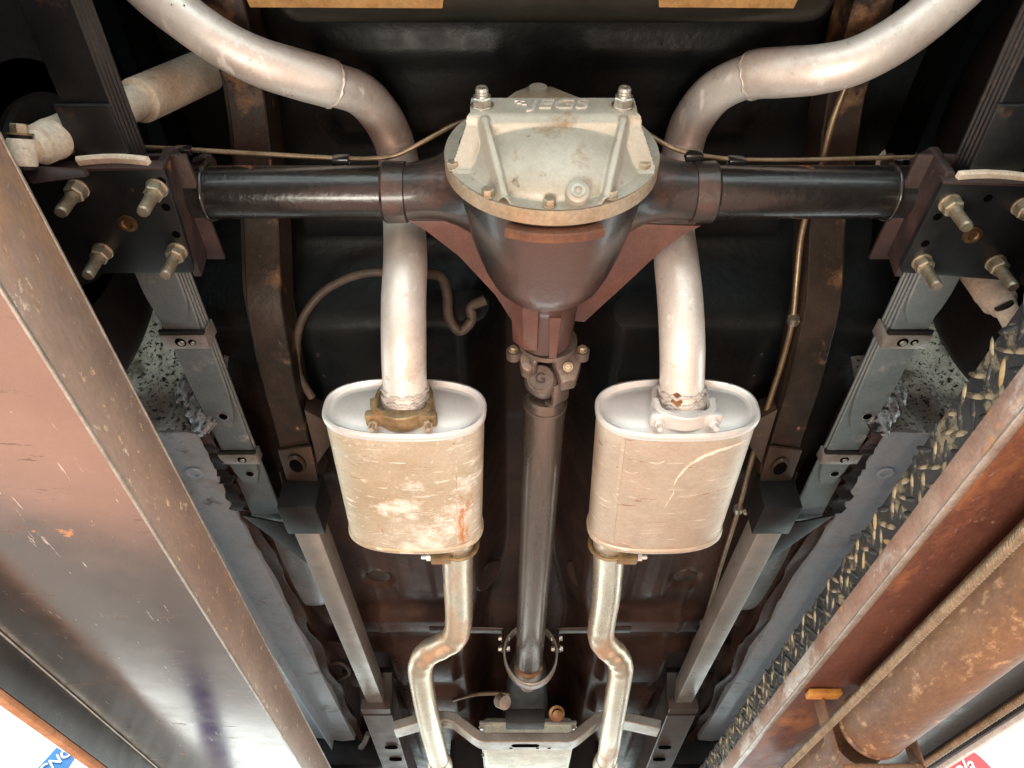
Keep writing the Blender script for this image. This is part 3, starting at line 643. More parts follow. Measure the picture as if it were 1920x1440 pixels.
for i in range(1, NR + 1):
    r = FR * (i / NR)
    rings.append([bm.verts.new(K(r * math.cos(2 * math.pi * k / NA), H0 - relief(r * math.cos(2 * math.pi * k / NA), ZO + r * math.sin(2 * math.pi * k / NA)), 0.844 + ZO + r * math.sin(2 * math.pi * k / NA))) for k in range(NA)])
for k in range(NA): bm.faces.new((c0, rings[0][k], rings[0][(k + 1) % NA]))
for a, b in zip(rings, rings[1:]):
    for k in range(NA): bm.faces.new((a[k], b[k], b[(k + 1) % NA], a[(k + 1) % NA]))
cover = obj('differential_cover', bm, M_cast, axle, 60)
obj('cover_flange', lathe_bm([(0.4725, 0.1), (0.4725, FR - 0.0005), (0.4735, FR + 0.001), (0.492, FR + 0.001), (0.492, 0.1)], (0, 0, 0), (0, 1, 0), 96, None, 1, (1, 0, 0)), M_castedge, cover, 40)
fo = bpy.data.objects['cover_flange']
for v in fo.data.vertices: v.co *= AK
fo.location = K(0, 0.48225, 0.844 + ZO) - WL[cover.name]; WL[fo.name] = K(0, 0.48225, 0.844 + ZO)
obj('gasket', lathe_bm([(0, 0.1), (0, FR - 0.001), (0.004, FR - 0.001), (0.004, 0.1)], K(0, 0.4925, 0.844 + ZO), (0, 1, 0), 80, None, 1, (1, 0, 0)), M_black, cover)
# ear with the fill plug on top
obj('cover_ear', prism_bm([K(a, H0 - 0.006, b) for a, b in ((-0.075, 0.93), (-0.045, 0.972), (-0.028, 0.99), (0.006, 0.99), (0.022, 0.972), (0.075, 0.93))], (0, 0.02, 0), 0.003), M_castedge, cover)
pg = obj('fill_plug', lathe_bm([(0, 0.0135), (-0.006, 0.013), (-0.006, 0.007), (-0.002, 0.006)], K(-0.014, H0 - 0.006, 0.974), (0, 1, 0), 24), M_cast, cover)
bd = Vector((0.0, -0.80, -0.60)); bc = V(1083, 362, Y=(H0 - 0.012) * AK)
bo = obj('drain_boss', lathe_bm([(-0.02, 0.0155), (0.002, 0.014), (0.006, 0.0135), (0.0075, 0.0115), (0.0075, 0.0)], bc, bd, 30), M_cast, cover, 40)
obj('drain_plug', lathe_bm([(0.007, 0.0085), (0.0095, 0.0082), (0.0095, 0.0048), (0.004, 0.0045), (0.004, 0)], bc, bd, 24), M_boltclean, bo)
obj('plug_socket', lathe_bm([(0.0042, 0.0044), (0.0046, 0.0044)], bc, bd, 6), M_hole, bo)
for px, py in ((850, 315), (915, 366), (1030, 384), (1145, 368), (1208, 316)):
    p = V(px, py, Y=(H0 - 0.0005) * AK)
    put('cover_bolt', B_cover, cover, at(p, (0, -1, 0), random.random()))
for x in (-0.086, 0.084):
    put('load_bolt', B_load, cover, at(K(x, H0 - 0.0532, 0.836), (0, -1, 0), random.random()))
def text_bm(s, size, ext, font_shear=0.0, space=1.0):
    cu = bpy.data.curves.new('txt', 'FONT'); cu.body = s; cu.size = size; cu.extrude = ext; cu.shear = font_shear; cu.space_character = space
    cu.align_x = 'CENTER'; cu.align_y = 'CENTER'; cu.offset = size * 0.008
    to = bpy.data.objects.new('txt', cu); COL.objects.link(to); bpy.context.view_layer.update()
    me = bpy.data.meshes.new_from_object(to); bpy.data.objects.remove(to); b = bmesh.new(); b.from_mesh(me); bpy.data.meshes.remove(me)
    return b
def place_text(name, b, loc, rx, m, parent, sx=1.0, rot=None):
    T = Matrix.Translation(loc) @ (rot if rot else Matrix.Rotation(rx, 4, 'X')) @ Matrix.Diagonal((sx, 1, 1, 1))
    for v in b.verts: v.co = T @ v.co
    return obj(name, b, m, parent, 30)
place_text('raised_lettering', text_bm('JEGS', 0.031, 0.0012, 0.2), K(0.006, H0 - 0.0545, 0.8375), R(90), M_letter, cover, 1.2)
lg = bmesh.new()
for k, (a, b) in enumerate(((-0.037, 0.845), (-0.041, 0.8405), (-0.035, 0.8375), (-0.044, 0.8465))):
    box_bm(K(a - 0.003, H0 - 0.0555, b - 0.0014), K(a + 0.003, H0 - 0.053, b + 0.0014), 0.0004, lg)
obj('raised_emblem', lg, M_letter, cover)

# brake pipes along the axle
for s, pp in ((-1, [(262, 276, 1.01), (345, 280, 1.0), (500, 289, 1.0), (640, 297, 1.0), (700, 297, 0.995), (745, 290, 0.99), (800, 262, 0.985), (852, 234, 1.0), (890, 222, 1.02)]),
              (1, [(1185, 232, 1.02), (1205, 245, 1.0), (1250, 272, 0.985), (1300, 289, 0.99), (1380, 299, 1.0), (1500, 300, 1.0), (1650, 296, 1.0), (1790, 294, 1.01)])):
    wire('brake_pipe', [V(a, b, d=d) for a, b, d in pp], 0.0034, M_line, axle)
    for a, b, d in (pp[3], pp[1] if s < 0 else pp[4]):
        c = V(a, b, d=d); obj('pipe_clip', box_bm(c - Vector((0.012, 0.005, 0.012)), c + Vector((0.012, 0.006, 0.004)), 0.002), M_axle, axle)
    xe = CX + s * 0.475
    wire('brake_hose', [Vector((xe, AY - 0.02, AZ + 0.04)), Vector((xe + s * 0.012, AY - 0.015, AZ + 0.06)), Vector((xe + s * 0.035, AY, AZ + 0.075))], 0.009, M_perch, axle)

# ================================================================== DRIVESHAFT
A = Vector((CX + 0.006, 0.845, 0.806)); Bp = Vector((CX - 0.006, 1.93, 0.749)); dv = (Bp - A).normalized()
ds = thing('driveshaft', A, 'long brown steel driveshaft tube running forward from the differential', 'driveshaft')
t0 = A + dv * 0.062
ln = (Bp - t0).length
obj('shaft_tube', lathe_bm([(0, 0.030), (0.004, 0.0345), (0.02, 0.036), (ln - 0.03, 0.036), (ln, 0.034), (ln, 0.02)], t0, dv, 40), M_shaft, ds, 40)
wring = tube_bm([t0 + dv * (0.018), t0 + dv * 0.024], 0.0372, 40); obj('weld_ring', wring, M_yoke, ds)
# companion flange with four bolts
ff = Vector((CX + 0.005, 0.797, 0.8195))
cf = obj('companion_flange', lathe_bm([(-0.003, 0.040), (-0.003, 0.0465), (0.004, 0.0475), (0.007, 0.045), (0.011, 0.03)], ff, dv, 40), M_yoke, ds, 40)
for sx_ in (-1, 1):
    p = ff + Vector((0.054 * sx_, 0.006, -0.020))
    obj('flange_ear', lathe_bm([(-0.004, 0.009), (-0.004, 0.0115), (0.012, 0.0115), (0.012, 0.008)], p, dv, 16), M_yoke, cf)
    put('flange_bolt', B_small, cf, at(p - dv * 0.004, -dv))
# two yokes joined by the cross
def yoke(base, direction, side, up, m, name, par):
    bm = bmesh.new()
    for q in (-1, 1):
        sd = Vector(side) * q
        pts = [base + sd * 0.018, base + sd * 0.034 + direction * 0.012, base + sd * 0.035 + direction * 0.035, base + sd * 0.033 + direction * 0.055]
        ribbon_bm(cat_rom(pts, 5), up, 0.032, 0.010, bm)
    return obj(name, bm, m, par, 50)
sideA = Vector((0.80, 0.05, 0.60)).normalized(); sideB = dv.cross(sideA).normalized()
if sideB.z > 0: sideB = -sideB
jc = A + dv * 0.028
yoke(ff + dv * 0.006, dv, sideA, dv.cross(sideA), M_yoke, 'flange_yoke', ds)
yoke(t0 - dv * 0.002, -dv, sideB, dv.cross(sideB), M_yoke, 'tube_yoke', ds)
obj('joint_cross', tube_bm([jc - sideA * 0.036, jc + sideA * 0.036], 0.012, 20, tube_bm([jc - sideB * 0.036, jc + sideB * 0.036], 0.012, 20)), M_black, ds)
cc = V(1014, 711, d=1.150); cdir = (-cc.normalized() + Vector((-0.15, -0.25, 0.0))).normalized()
cap = obj('bearing_cap', lathe_bm([(-0.05, 0.027), (-0.004, 0.027), (0.004, 0.0245), (0.008, 0.021), (0.008, 0.0185), (0.006, 0.018), (0.006, 0.0)], cc, cdir, 36), M_yoke, ds, 40)
for pl_ in ([(977, 652), (1003, 662), (1008, 680), (992, 697), (978, 690), (974, 670)], [(1034, 668), (1062, 660), (1086, 650), (1091, 674), (1080, 712), (1052, 718), (1044, 692)]):
    obj('yoke_wing', prism_bm([V(a, b, d=1.135) for a, b in pl_], dv * 0.02, 0.003), M_yoke, cf)
put('wing_bolt', B_small, cf, at(V(1065, 688, d=1.130), -V(1065, 688, d=1).normalized()))
rot = cdir.to_track_quat('Z', 'Y').to_matrix().to_4x4()
yv = Vector((0, -0.6, 0.75)); zx = cdir; xx = yv.cross(zx).normalized(); yy = zx.cross(xx)
rot = Matrix((xx, yy, zx)).transposed().to_4x4()
place_text('cap_mark', text_bm('G', 0.024, 0.0008), cc + cdir * 0.0062, 0, M_perch, cap, 1.0, rot)
# slip yoke at the gearbox end
sy = obj('slip_collar', lathe_bm([(0, 0.030), (0.01, 0.039), (0.05, 0.039), (0.07, 0.028), (0.10, 0.026), (0.14, 0.024), (0.14, 0.015)], Bp - dv * 0.002, dv, 32), M_bronze, ds, 40)

# strap hoop round the shaft's front end
lp = thing('driveshaft_hoop', (Bp.x, 1.90, 0.66), 'grey steel safety hoop around the front end of the driveshaft', 'safety hoop')
hc = Vector((Bp.x + 0.003, 1.86, 0.752)); hr = 0.068
pts = [hc + Vector((hr * math.cos(a), 0.0, hr * math.sin(a) * (1.05 if math.sin(a) > 0 else 1.25) - 0.006)) for a in [2 * math.pi * k / 48 - math.pi / 2 for k in range(49)]]
obj('hoop_strap', ribbon_bm(pts, (0, 1, 0), 0.038, 0.005), M_crossm, lp, 50)
for s in (-1, 1):
    arm = [hc + Vector((s * (hr + 0.004), 0.0, 0.0)), hc + Vector((s * (hr + 0.006), 0.0, 0.045)), hc + Vector((s * (hr + 0.02), 0.0, 0.055)), hc + Vector((s * (hr + 0.20), 0.0, 0.057))]
    ar = obj('hoop_arm', ribbon_bm(cat_rom(arm, 6), (0, 1, 0), 0.034, 0.005), M_rail, lp, 50)
    for dz in (0.004, 0.032):
        put('arm_bolt', B_clean, ar, at(hc + Vector((s * (hr + 0.008), -0.004, dz)), (s, 0, 0)))
        put('arm_nut', B_clean, ar, at(hc + Vector((s * (hr - 0.006), -0.004, dz)), (-s, 0, 0)))

# ================================================================== EXHAUSTS
def superell(c, a, b, n, k, tilt=0.0):
    out = []
    for i in range(k):
        t = 2 * math.pi * i / k; ct, st = math.cos(t), math.sin(t)
        x = math.copysign(abs(ct) ** (2 / n), ct) * a; z = math.copysign(abs(st) ** (2 / n), st) * b
        out.append(c + Vector((x * math.cos(tilt) - z * math.sin(tilt), 0, x * math.sin(tilt) + z * math.cos(tilt))))
    return out
def exhaust(s, label, shell_m, clamp_m, tail, front):
    cr = V(759, 768, d=1.105) if s < 0 else V(1269, 768, d=1.105)
    cf_ = V(779, 958, Z=cr.z - 0.004) if s < 0 else V(1230, 958, Z=cr.z - 0.004)
    cf_.y = cr.y + 0.325; cf_.x = cr.x + (-0.014 if s < 0 else 0.012)
    ex = thing('exhaust_system', (cr.x, cr.y + 0.16, cr.z - 0.06), label, 'exhaust', 'pair of exhausts')
    a, b, n, kk = 0.1225, 0.0565, 2.6, 72
    tilt = R(-1.2) if s < 0 else R(0.6)
    N = 10; rings = [superell(cr.lerp(cf_, i / N), a, b, n, kk, tilt) for i in range(N + 1)]
    mf = obj('muffler_shell', loft(rings, None, False, False), shell_m, ex, 60)
    for e, (cc_, sg) in enumerate(((cr, -1), (cf_, 1))):
        off = lambda y: cc_ + Vector((0, sg * y, 0))
        # rolled rim, recessed end plate with slightly bulging middle
        prof = [(-0.006, 1.0), (-0.004, 1.022), (0.003, 1.026), (0.008, 1.012), (0.009, 0.985), (0.004, 0.955), (0.0015, 0.93)]
        rim = loft([superell(off(h), a * k if k >= 0 else a, (b + a * (k - 1)), n, kk, tilt) for h, k in prof], None, False, False)
        obj('rolled_rim', rim, M_cap if sg < 0 else shell_m, mf, 70)
        pr2 = [(0.0015, 0.932), (0.0025, 0.90), (0.006, 0.84), (0.0075, 0.5), (0.008, 0.05)]
        pl_ = loft([superell(off(h), a * k, max(0.002, b + a * (k - 1)) if k > 0.8 else max(0.001, (b - a * 0.16) * k / 0.84), n, kk, tilt) for h, k in pr2], None, False, True)
        obj('end_plate', pl_, M_cap if sg < 0 else shell_m, mf, 70)
    sx0 = cr.x + (0.082 if s < 0 else -0.085); tt = abs(sx0 - cr.x) / a; zs = cr.z - b * (1 - tt ** n) ** (1 / n)
    dxs = cf_.x - cr.x; dzs = cf_.z - cr.z
    obj('lock_seam', ribbon_bm([Vector((sx0 + dxs * k / 8, cr.y + 0.012 + 0.30 * k / 8, zs + dzs * k / 8 - 0.0002)) for k in range(9)], (1, 0, (0.55 if s < 0 else -0.55)), 0.007, 0.0018), shell_m, mf, 40)
    if s > 0:
        def on_shell(px_, py_):
            z_ = cr.z - b; 
            for _ in range(6):
                p_ = V(px_, py_, Z=z_); x_ = min(0.995, abs(p_.x - cr.x) / a); z_ = cr.z - b * (1 - x_ ** n) ** (1 / n)
            return V(px_, py_, Z=z_)
        for w0, path_ in ((0.0035, [(1392, 828), (1350, 842), (1310, 858), (1280, 880), (1262, 905), (1258, 925), (1245, 945), (1235, 968)]), (0.0016, [(1218, 865), (1232, 868), (1246, 863)]), (0.0012, [(1150, 925), (1160, 940), (1172, 955)]), (0.0012, [(1170, 880), (1182, 886), (1196, 884)])):
            pp_ = [on_shell(*q) - Vector((0, 0, 0.0007)) for q in path_]; pp_ = cat_rom(pp_, 5)
            bm = bmesh.new(); prev = None
            for i_, p_ in enumerate(pp_):
                t_ = (pp_[min(i_ + 1, len(pp_) - 1)] - pp_[max(i_ - 1, 0)]).normalized(); sd = t_.cross(p_.normalized()).normalized() * w0 * random.uniform(0.55, 1.2)
                cur = (bm.verts.new(p_ - sd), bm.verts.new(p_ + sd))
                if prev: bm.faces.new((prev[0], prev[1], cur[1], cur[0]))
                prev = cur
            obj('pale_smear', bm, M_smear, mf, 60)
    # tail pipe
    T = cat_rom([V(*p[:2], d=p[2]) for p in tail], 10)
    T = [cr + Vector((T[0].x - cr.x, 0.035, 0))] + T
    rr = 0.033
    PR = [rr - 0.002 * sstep(84, 100, i) for i in range(len(T))]
    tp = obj('tail_pipe', tube_bm(T, PR, 36), M_silver, ex, 70)
    # slip joint sleeve and flared end bead at the muffler
    i0 = min(range(len(T)), key=lambda i: (T[i] - V(*((622, 158) if s < 0 else (1408, 140)), d=1.06)).length)
    step = 1
    n_s = 34; sl = T[i0: i0 + n_s]
    obj('pipe_sleeve', tube_bm(sl, [PR[i0 + k] + 0.0034 * (1 - sstep(6, n_s - 1, k)) - (0.0012 if k == 0 else 0) + 0.0001 for k in range(len(sl))], 36), M_silver, tp, 70)
    lipd = (sl[1] - sl[0]).normalized(); u = lipd.orthogonal().normalized(); w = lipd.cross(u)
    obj('sleeve_weld', tube_bm([sl[0] + (u * math.cos(k / 40 * 6.28319) + w * math.sin(k / 40 * 6.28319)) * (PR[i0] + 0.0014) + lipd * random.uniform(-0.0025, 0.0025) for k in range(41)], [0.0016 + random.uniform(0, 0.0016) for _ in range(41)], 8), M_silver, tp, 80)
    # rust patches where the paint has flaked by the weld, and pits along the pipe
    def patch(i_, j_, phi, span, name, m):
        n_i = 10; n_a = 10; bm = bmesh.new(); rows = []
        for a_ in range(n_i + 1):
            f = i_ + (j_ - i_) * a_ / n_i; k = int(f); fr_ = f - k; c_ = T[k].lerp(T[k + 1], fr_); td_ = (T[k + 1] - T[k]).normalized()
            vw = (-c_).normalized(); vw = (vw - td_ * vw.dot(td_)).normalized(); ww = td_.cross(vw)
            half = span * math.sqrt(max(0.02, 1 - (2 * a_ / n_i - 1) ** 2)) * random.uniform(0.6, 1.1)
            rows.append([bm.verts.new(c_ + (vw * math.cos(phi + half * (2 * q / n_a - 1)) + ww * math.sin(phi + half * (2 * q / n_a - 1))) * (PR[k] + 0.0009)) for q in range(n_a + 1)])
        for a_, b_ in zip(rows, rows[1:]):
            for q in range(n_a): bm.faces.new((a_[q], a_[q + 1], b_[q + 1], b_[q]))
        obj(name, bm, m, tp, 70)
    sg_ = 1
    for (i_, j_, phi, sp_) in (((3.0, 5.2, 0.35, 0.22), (1.2, 2.6, 0.3, 0.16), (4.0, 4.8, 0.7, 0.12)) if s < 0 else ((5.0, 8.5, -0.2, 0.30), (3.6, 4.6, -0.1, 0.2))):
        patch(i_, j_, phi, sp_, 'rust_patch', M_rustpatch)
    for (i_, j_, phi, sp_) in (((i0 + 7, i0 + 7.8, 0.1, 0.07), (i0 + 40, i0 + 40.4, 0.4, 0.04), (i0 + 42, i0 + 42.3, 0.1, 0.03)) if s < 0 else ((i0 + 18, i0 + 18.3, 0.2, 0.04), (i0 + 6, i0 + 6.3, 0.4, 0.03))):
        patch(i_, j_, phi, sp_, 'pit', M_hole)
    ends = T[1: 5]
    obj('weld_bead', tube_bm([T[2] + (T[3] - T[2]) * 0.0, T[3], T[4], T[5]], [rr + 0.001, rr + 0.0045, rr + 0.004, rr + 0.001], 32), M_silver, tp, 80)
    for q in (5, 7):
        ring = []
        tdir = (T[q + 1] - T[q]).normalized(); u = tdir.orthogonal().normalized(); w = tdir.cross(u)
        ring = [T[q] + (u * math.cos(k / 36 * 6.28319) + w * math.sin(k / 36 * 6.28319)) * (rr + 0.001) + tdir * random.uniform(-0.003, 0.003) for k in range(37)]
        obj('weld_bead', tube_bm(ring, [0.0022 + random.uniform(0, 0.0016) for _ in ring], 8), M_weld, tp, 80)
    # U clamp in front of the end plate: saddle and two nuts
    cpos = V(750, 788, d=1.05) if s < 0 else V(1283, 772, d=1.05)
    hx = 0.043
    yb = cr.y - 0.020
    pz = T[2].z - rr - 0.006; px = T[2].x - 0.002
    sad = [Vector((px - hx, yb, pz + 0.030)), Vector((px - hx * 0.9, yb, pz + 0.010)), Vector((px - hx * 0.45, yb, pz - 0.002)), Vector((px, yb, pz - 0.006)), Vector((px + hx * 0.45, yb, pz - 0.002)), Vector((px + hx * 0.9, yb, pz + 0.010)), Vector((px + hx, yb, pz + 0.030))]
    cl = obj('pipe_clamp', ribbon_bm(cat_rom(sad, 4), (0, 1, 0), 0.030, 0.010), clamp_m, ex, 40)
    bar = obj('clamp_saddle', box_bm((px - hx - 0.010, yb - 0.013, pz - 0.004), (px + hx + 0.010, yb + 0.013, pz + 0.010), 0.004), clamp_m, cl)
    for q in (-1, 1):
        put('clamp_nut', B_clamp if s < 0 else B_clampc, cl, at((px + q * hx * 0.92, yb, pz - 0.004), (0.12 * q, -0.2, -1)))
    ub = [Vector((px - hx * 0.92, yb, pz)), Vector((px - hx * 0.92, yb, pz + 0.05)), Vector((px - hx * 0.6, yb, pz + 0.075)), Vector((px, yb, pz + 0.084)), Vector((px + hx * 0.6, yb, pz + 0.075)), Vector((px + hx * 0.92, yb, pz + 0.05)), Vector((px + hx * 0.92, yb, pz))]
    obj('u_bolt', tube_bm(cat_rom(ub, 5), 0.0045, 10), clamp_m, cl, 60)
    # front pipe with crush bends
    Fp = cat_rom([V(*p[:2], d=p[2]) for p in front], 8)
    Fp = [Vector((Fp[0].x, cf_.y - 0.02, Fp[0].z))] + Fp
    fr = [0.031 + 0.0005 * math.sin(i * 1.1) * (1 if 24 < i < 60 else 0.1) for i in range(len(Fp))]
    fpipe = obj('front_pipe', tube_bm(Fp, fr, 28), M_galv, ex, 70)
    obj('pipe_flare', tube_bm([Fp[-4], Fp[-3], Fp[-2], Fp[-1]], [0.0325, 0.036, 0.038, 0.038], 28), M_galv, fpipe, 70)
    # clamp behind the muffler's front end
    c = Fp[2] + Vector((0, 0.008, 0))
    ring = [c + Vector((0.036 * math.cos(t), 0.006 * math.sin(t), 0.036 * math.sin(t))) for t in [2 * math.pi * k / 32 for k in range(33)]]
    c2 = obj('pipe_clamp', tube_bm(ring, 0.0045, 10), M_clampold, ex, 70)
    obj('clamp_saddle', box_bm((c.x - 0.052, c.y - 0.012, c.z - 0.038) if s < 0 else (c.x + 0.014, c.y - 0.012, c.z - 0.038), (c.x - 0.014, c.y + 0.012, c.z - 0.020) if s < 0 else (c.x + 0.052, c.y + 0.012, c.z - 0.020), 0.003), M_clampold, c2)
    put('clamp_nut', B_clampc, c2, at((c.x + s * 0.052, c.y - 0.004, c.z - 0.030), (s, 0, 0)))
    return ex, mf, tp
e1 = exhaust(-1, 'exhaust with pale stained oval muffler and brass coloured clamp', M_shellL, M_clampold,
             [(762, 768, 1.105), (758, 700, 1.075), (757, 640, 1.055), (757, 560, 1.06), (760, 490, 1.085), (758, 425, 1.14), (752, 350, 1.18), (744, 285, 1.20), (722, 230, 1.17), (680, 180, 1.11), (622, 158, 1.06), (560, 140, 1.03), (490, 118, 1.0), (420, 84, 0.98), (350, 36, 0.965), (275, -25, 0.95), (200, -110, 0.93)],
             [(860, 1010, 1.38), (858, 1060, 1.46), (860, 1120, 1.56), (860, 1165, 1.64), (852, 1195, 1.69), (828, 1211, 1.71), (803, 1224, 1.73), (790, 1244, 1.76), (790, 1275, 1.82), (803, 1345, 1.98), (815, 1395, 2.12), (826, 1438, 2.25)])
e2 = exhaust(1, 'exhaust with brown scratched oval muffler and silver painted clamp', M_shellR, M_cap,
             [(1277, 768, 1.105), (1279, 700, 1.075), (1279, 640, 1.055), (1275, 560, 1.06), (1268, 490, 1.085), (1262, 425, 1.14), (1268, 350, 1.18), (1279, 285, 1.20), (1296, 230, 1.17), (1340, 174, 1.11), (1408, 142, 1.06), (1470, 136, 1.03), (1540, 130, 1.0), (1610, 112, 0.98), (1690, 68, 0.965), (1770, 5, 0.95), (1850, -70, 0.93)],
             [(1142, 1010, 1.38), (1141, 1060, 1.46), (1136, 1120, 1.56), (1129, 1165, 1.64), (1127, 1195, 1.69), (1138, 1213, 1.71), (1154, 1228, 1.73), (1163, 1246, 1.76), (1161, 1275, 1.82), (1150, 1345, 1.98), (1143, 1395, 2.12), (1134, 1438, 2.25)])

# ================================================================== SUSPENSION
SX = 0.555
def zmain(y):       # underside of the longest leaf
    t = [(-0.3, 0.90), (0.3, 0.860), (0.56, 0.838), (0.8, 0.822), (1.0, 0.808), (1.27, 0.797)]
    for (a, za), (b, zb) in zip(t, t[1:]):
        if a <= y <= b: return za + (zb - za) * (y - a) / (b - a)
    return t[-1][1]
def leaf_pts(y0, y1, off):
    return [Vector((0, y, zmain(y) - off)) for y in [y0 + (y1 - y0) * i / 40 for i in range(41)]]
U_px = {-1: [(147, 353), (295, 352), (193, 470), (333, 470)], 1: [(1780, 380), (1916, 386), (1728, 490), (1866, 492)]}
for s in (-1, 1):
    xs = CX + s * SX
    sp = thing('leaf_spring', (xs, AY, 0.78), ('dark leaf spring pack with clips beside the pale exhaust muffler' if s < 0 else 'dark leaf spring pack beside the diamond patterned lift rail'), 'leaf spring', 'rear leaf springs')
    for k, (yf, yb) in enumerate(((1.27, -0.35), (1.155, -0.28), (0.985, -0.2), (0.80, 0.02), (0.735, 0.2))):
        pts = [p + Vector((xs, 0, 0)) for p in leaf_pts(yb, yf, k * 0.0082 - 0.0035)]
        lf = obj('leaf', ribbon_bm(pts, (1, 0, 0), 0.0625 - 0.0006 * k, 0.0072, round_end=(0 < k)), M_leaf, sp, 40)
        lf.data.materials.append(M_leafdark)
        # the rear half of the pack is painted black
        for f in lf.data.polygons:
            if f.center.y + WL[lf.name].y < 0.55: f.material_index = 1
        if k in (1, 2):
            c = Vector((xs + 0.006, yf - 0.03, zmain(yf - 0.03) - k * 0.0082 - 0.0004))
            bm = lathe_bm([(0, 0.0075), (0.004, 0.0075)], c - Vector((0, 0, 0.0008)), (0, 0, 1), 16)
            obj('leaf_hole', bm, M_hole, lf)
            obj('hole_rim', lathe_bm([(0, 0.0095), (0.0006, 0.0095)], c - Vector((0, 0, 0.0003)), (0, 0, 1), 20), M_clip, lf)
    # clips wrapped round the pack
    for yc, n in ((0.775, 4), (1.075, 2)):
        zb = zmain(yc) - (n - 1) * 0.0082 - 0.003; h = n * 0.0082 + 0.003; w = 0.0345
        lo = [Vector((xs - w, yc, zb + h)), Vector((xs - w, yc, zb)), Vector((xs + w, yc, zb)), Vector((xs + w, yc, zb + h))]
        bm = box_bm((xs - w, yc - 0.014, zb - 0.0035), (xs + w, yc + 0.014, zb - 0.0005), 0.0008)
        box_bm((xs - w - 0.0005, yc - 0.014, zb - 0.002), (xs - w + 0.0028, yc + 0.014, zb + h), 0.0008, bm)
        box_bm((xs + w - 0.0028, yc - 0.014, zb - 0.002), (xs + w + 0.0005, yc + 0.014, zb + h), 0.0008, bm)
        cp = obj('spring_clip', bm, M_clip, sp)
        obj('rubber_strip', box_bm((xs - w, yc - 0.021, zb - 0.0016), (xs + w, yc - 0.0145, zb + 0.004), 0.0008), M_black, cp)
        for q, rr_ in (((-0.006, 0.0085), (0.012, 0.006)) if yc < 0.9 else ((0.006, 0.008),)):
            obj('clip_hole', lathe_bm([(0, rr_), (0.003, rr_)], (xs + q, yc, zb - 0.0042), (0, 0, 1), 16), M_hole, cp)
            obj('clip_rivet', lathe_bm([(0, rr_ * 0.62), (-0.0015, rr_ * 0.5), (-0.002, 0)], (xs + q + 0.001, yc + 0.001, zb - 0.0042), (0, 0, 1), 14), M_boltclean, cp)
    # front eye, bushing and bracket
    ec = Vector((xs, 1.285, 0.818))
    obj('spring_eye', tube_bm([ec - Vector((0.031, 0, 0)), ec + Vector((0.031, 0, 0))], 0.024, 28), M_leaf, sp, 40)
    obj('eye_bushing', lathe_bm([(-0.043, 0.010), (-0.043, 0.021), (-0.036, 0.023), (0.036, 0.023), (0.043, 0.021), (0.043, 0.010)], ec, (1, 0, 0), 26), M_black, sp)
    for q in (-1, 1):
        xb = xs + q * 0.047
        poly = [(xb, 1.21, 0.86), (xb, 1.235, 0.80), (xb, 1.275, 0.786), (xb, 1.32, 0.795), (xb, 1.36, 0.87)]
        br = obj('eye_bracket', prism_bm(poly, (0.004 * q, 0, 0), 0.001), M_railblack, sp)
        put('eye_bolt', B_clean, br, at(ec + Vector((q * 0.051, 0, 0)), (q, 0, 0)))
    hk = [Vector((xs - s * 0.05, 1.16, 0.83)), Vector((xs - s * 0.058, 1.20, 0.808)), Vector((xs - s * 0.085, 1.215, 0.80)), Vector((xs - s * 0.10, 1.19, 0.80))]
    obj('bracket_hook', ribbon_bm(cat_rom(hk, 6), (0, 0.5, 1), 0.024, 0.004), M_rail, sp)
    # U bolt plate under the axle
    zp = 0.790
    if s < 0: oc = [(48, 334), (90, 322), (308, 320), (362, 500), (360, 512), (170, 513), (120, 470)]
    else: oc = [(1768, 346), (1990, 352), (2000, 520), (1910, 528), (1692, 512), (1690, 500)]
    spl = obj('spring_plate', prism_bm([V(a, b, Z=zp) for a, b in oc], (0, 0, 0.009), 0.0012), M_plate, sp)
    e0, e1_ = (V(100, 322, Z=zp), V(306, 320, Z=zp)) if s < 0 else (V(1768, 346, Z=zp), V(1990, 352, Z=zp))
    obj('plate_lip', prism_bm([e0, e1_, e1_ + Vector((0, 0, 0.018)), e0 + Vector((0, 0, 0.018))], (0, -0.004, 0), 0.0008), M_perch, spl)
    g0, g1 = (V(158, 318, Z=zp + 0.012), V(288, 318, Z=zp + 0.012)) if s < 0 else (V(1785, 344, Z=zp + 0.012), V(1920, 350, Z=zp + 0.012))
    gp = [g0.lerp(g1, i / 12) + Vector((0, -0.014, -0.004 + 0.006 * math.sin(math.pi * i / 12))) for i in range(13)]
    obj('pale_insulator', ribbon_bm(gp, (0, 1, 0.2), 0.012, 0.008), M_cream, spl)
    for (a, b) in U_px[s]:
        p = V(a, b, Z=zp)
        nt = put('spring_nut', B_unut, spl, at(p, (0, 0, -1), random.random()))
        prof = []
        for i in range(12): prof += [(0.012 + 0.0034 * i, 0.0078), (0.0137 + 0.0034 * i, 0.0071)]
        prof += [(0.054, 0.0066), (0.054, 0)]
        obj('u_bolt_stud', lathe_bm(prof, p, (0, 0, -1), 16), M_bolt, spl, 60)
    c = V(*((240, 418) if s < 0 else (1823, 440)), Z=zp)
    obj('centre_pin', lathe_bm([(0, 0.0125), (-0.003, 0.012), (-0.004, 0.007), (-0.002, 0.005), (-0.002, 0)], c, (0, 0, 1), 20), M_bronze, spl)
    for (a, b) in (((311, 389), (330, 440), (302, 340)) if s < 0 else ((1758, 407), (1735, 457), (1853, 372))):
        obj('plate_hole', lathe_bm([(0, 0.0055), (0.002, 0.0055)], V(a, b, Z=zp - 0.0006), (0, 0, 1), 14), M_hole, spl)
    # stepped spacer behind the axle
    y0, y1 = AY - 0.155, AY - 0.055
    zb0, zb1 = zmain(y0) - 0.040, zmain(y1) - 0.040
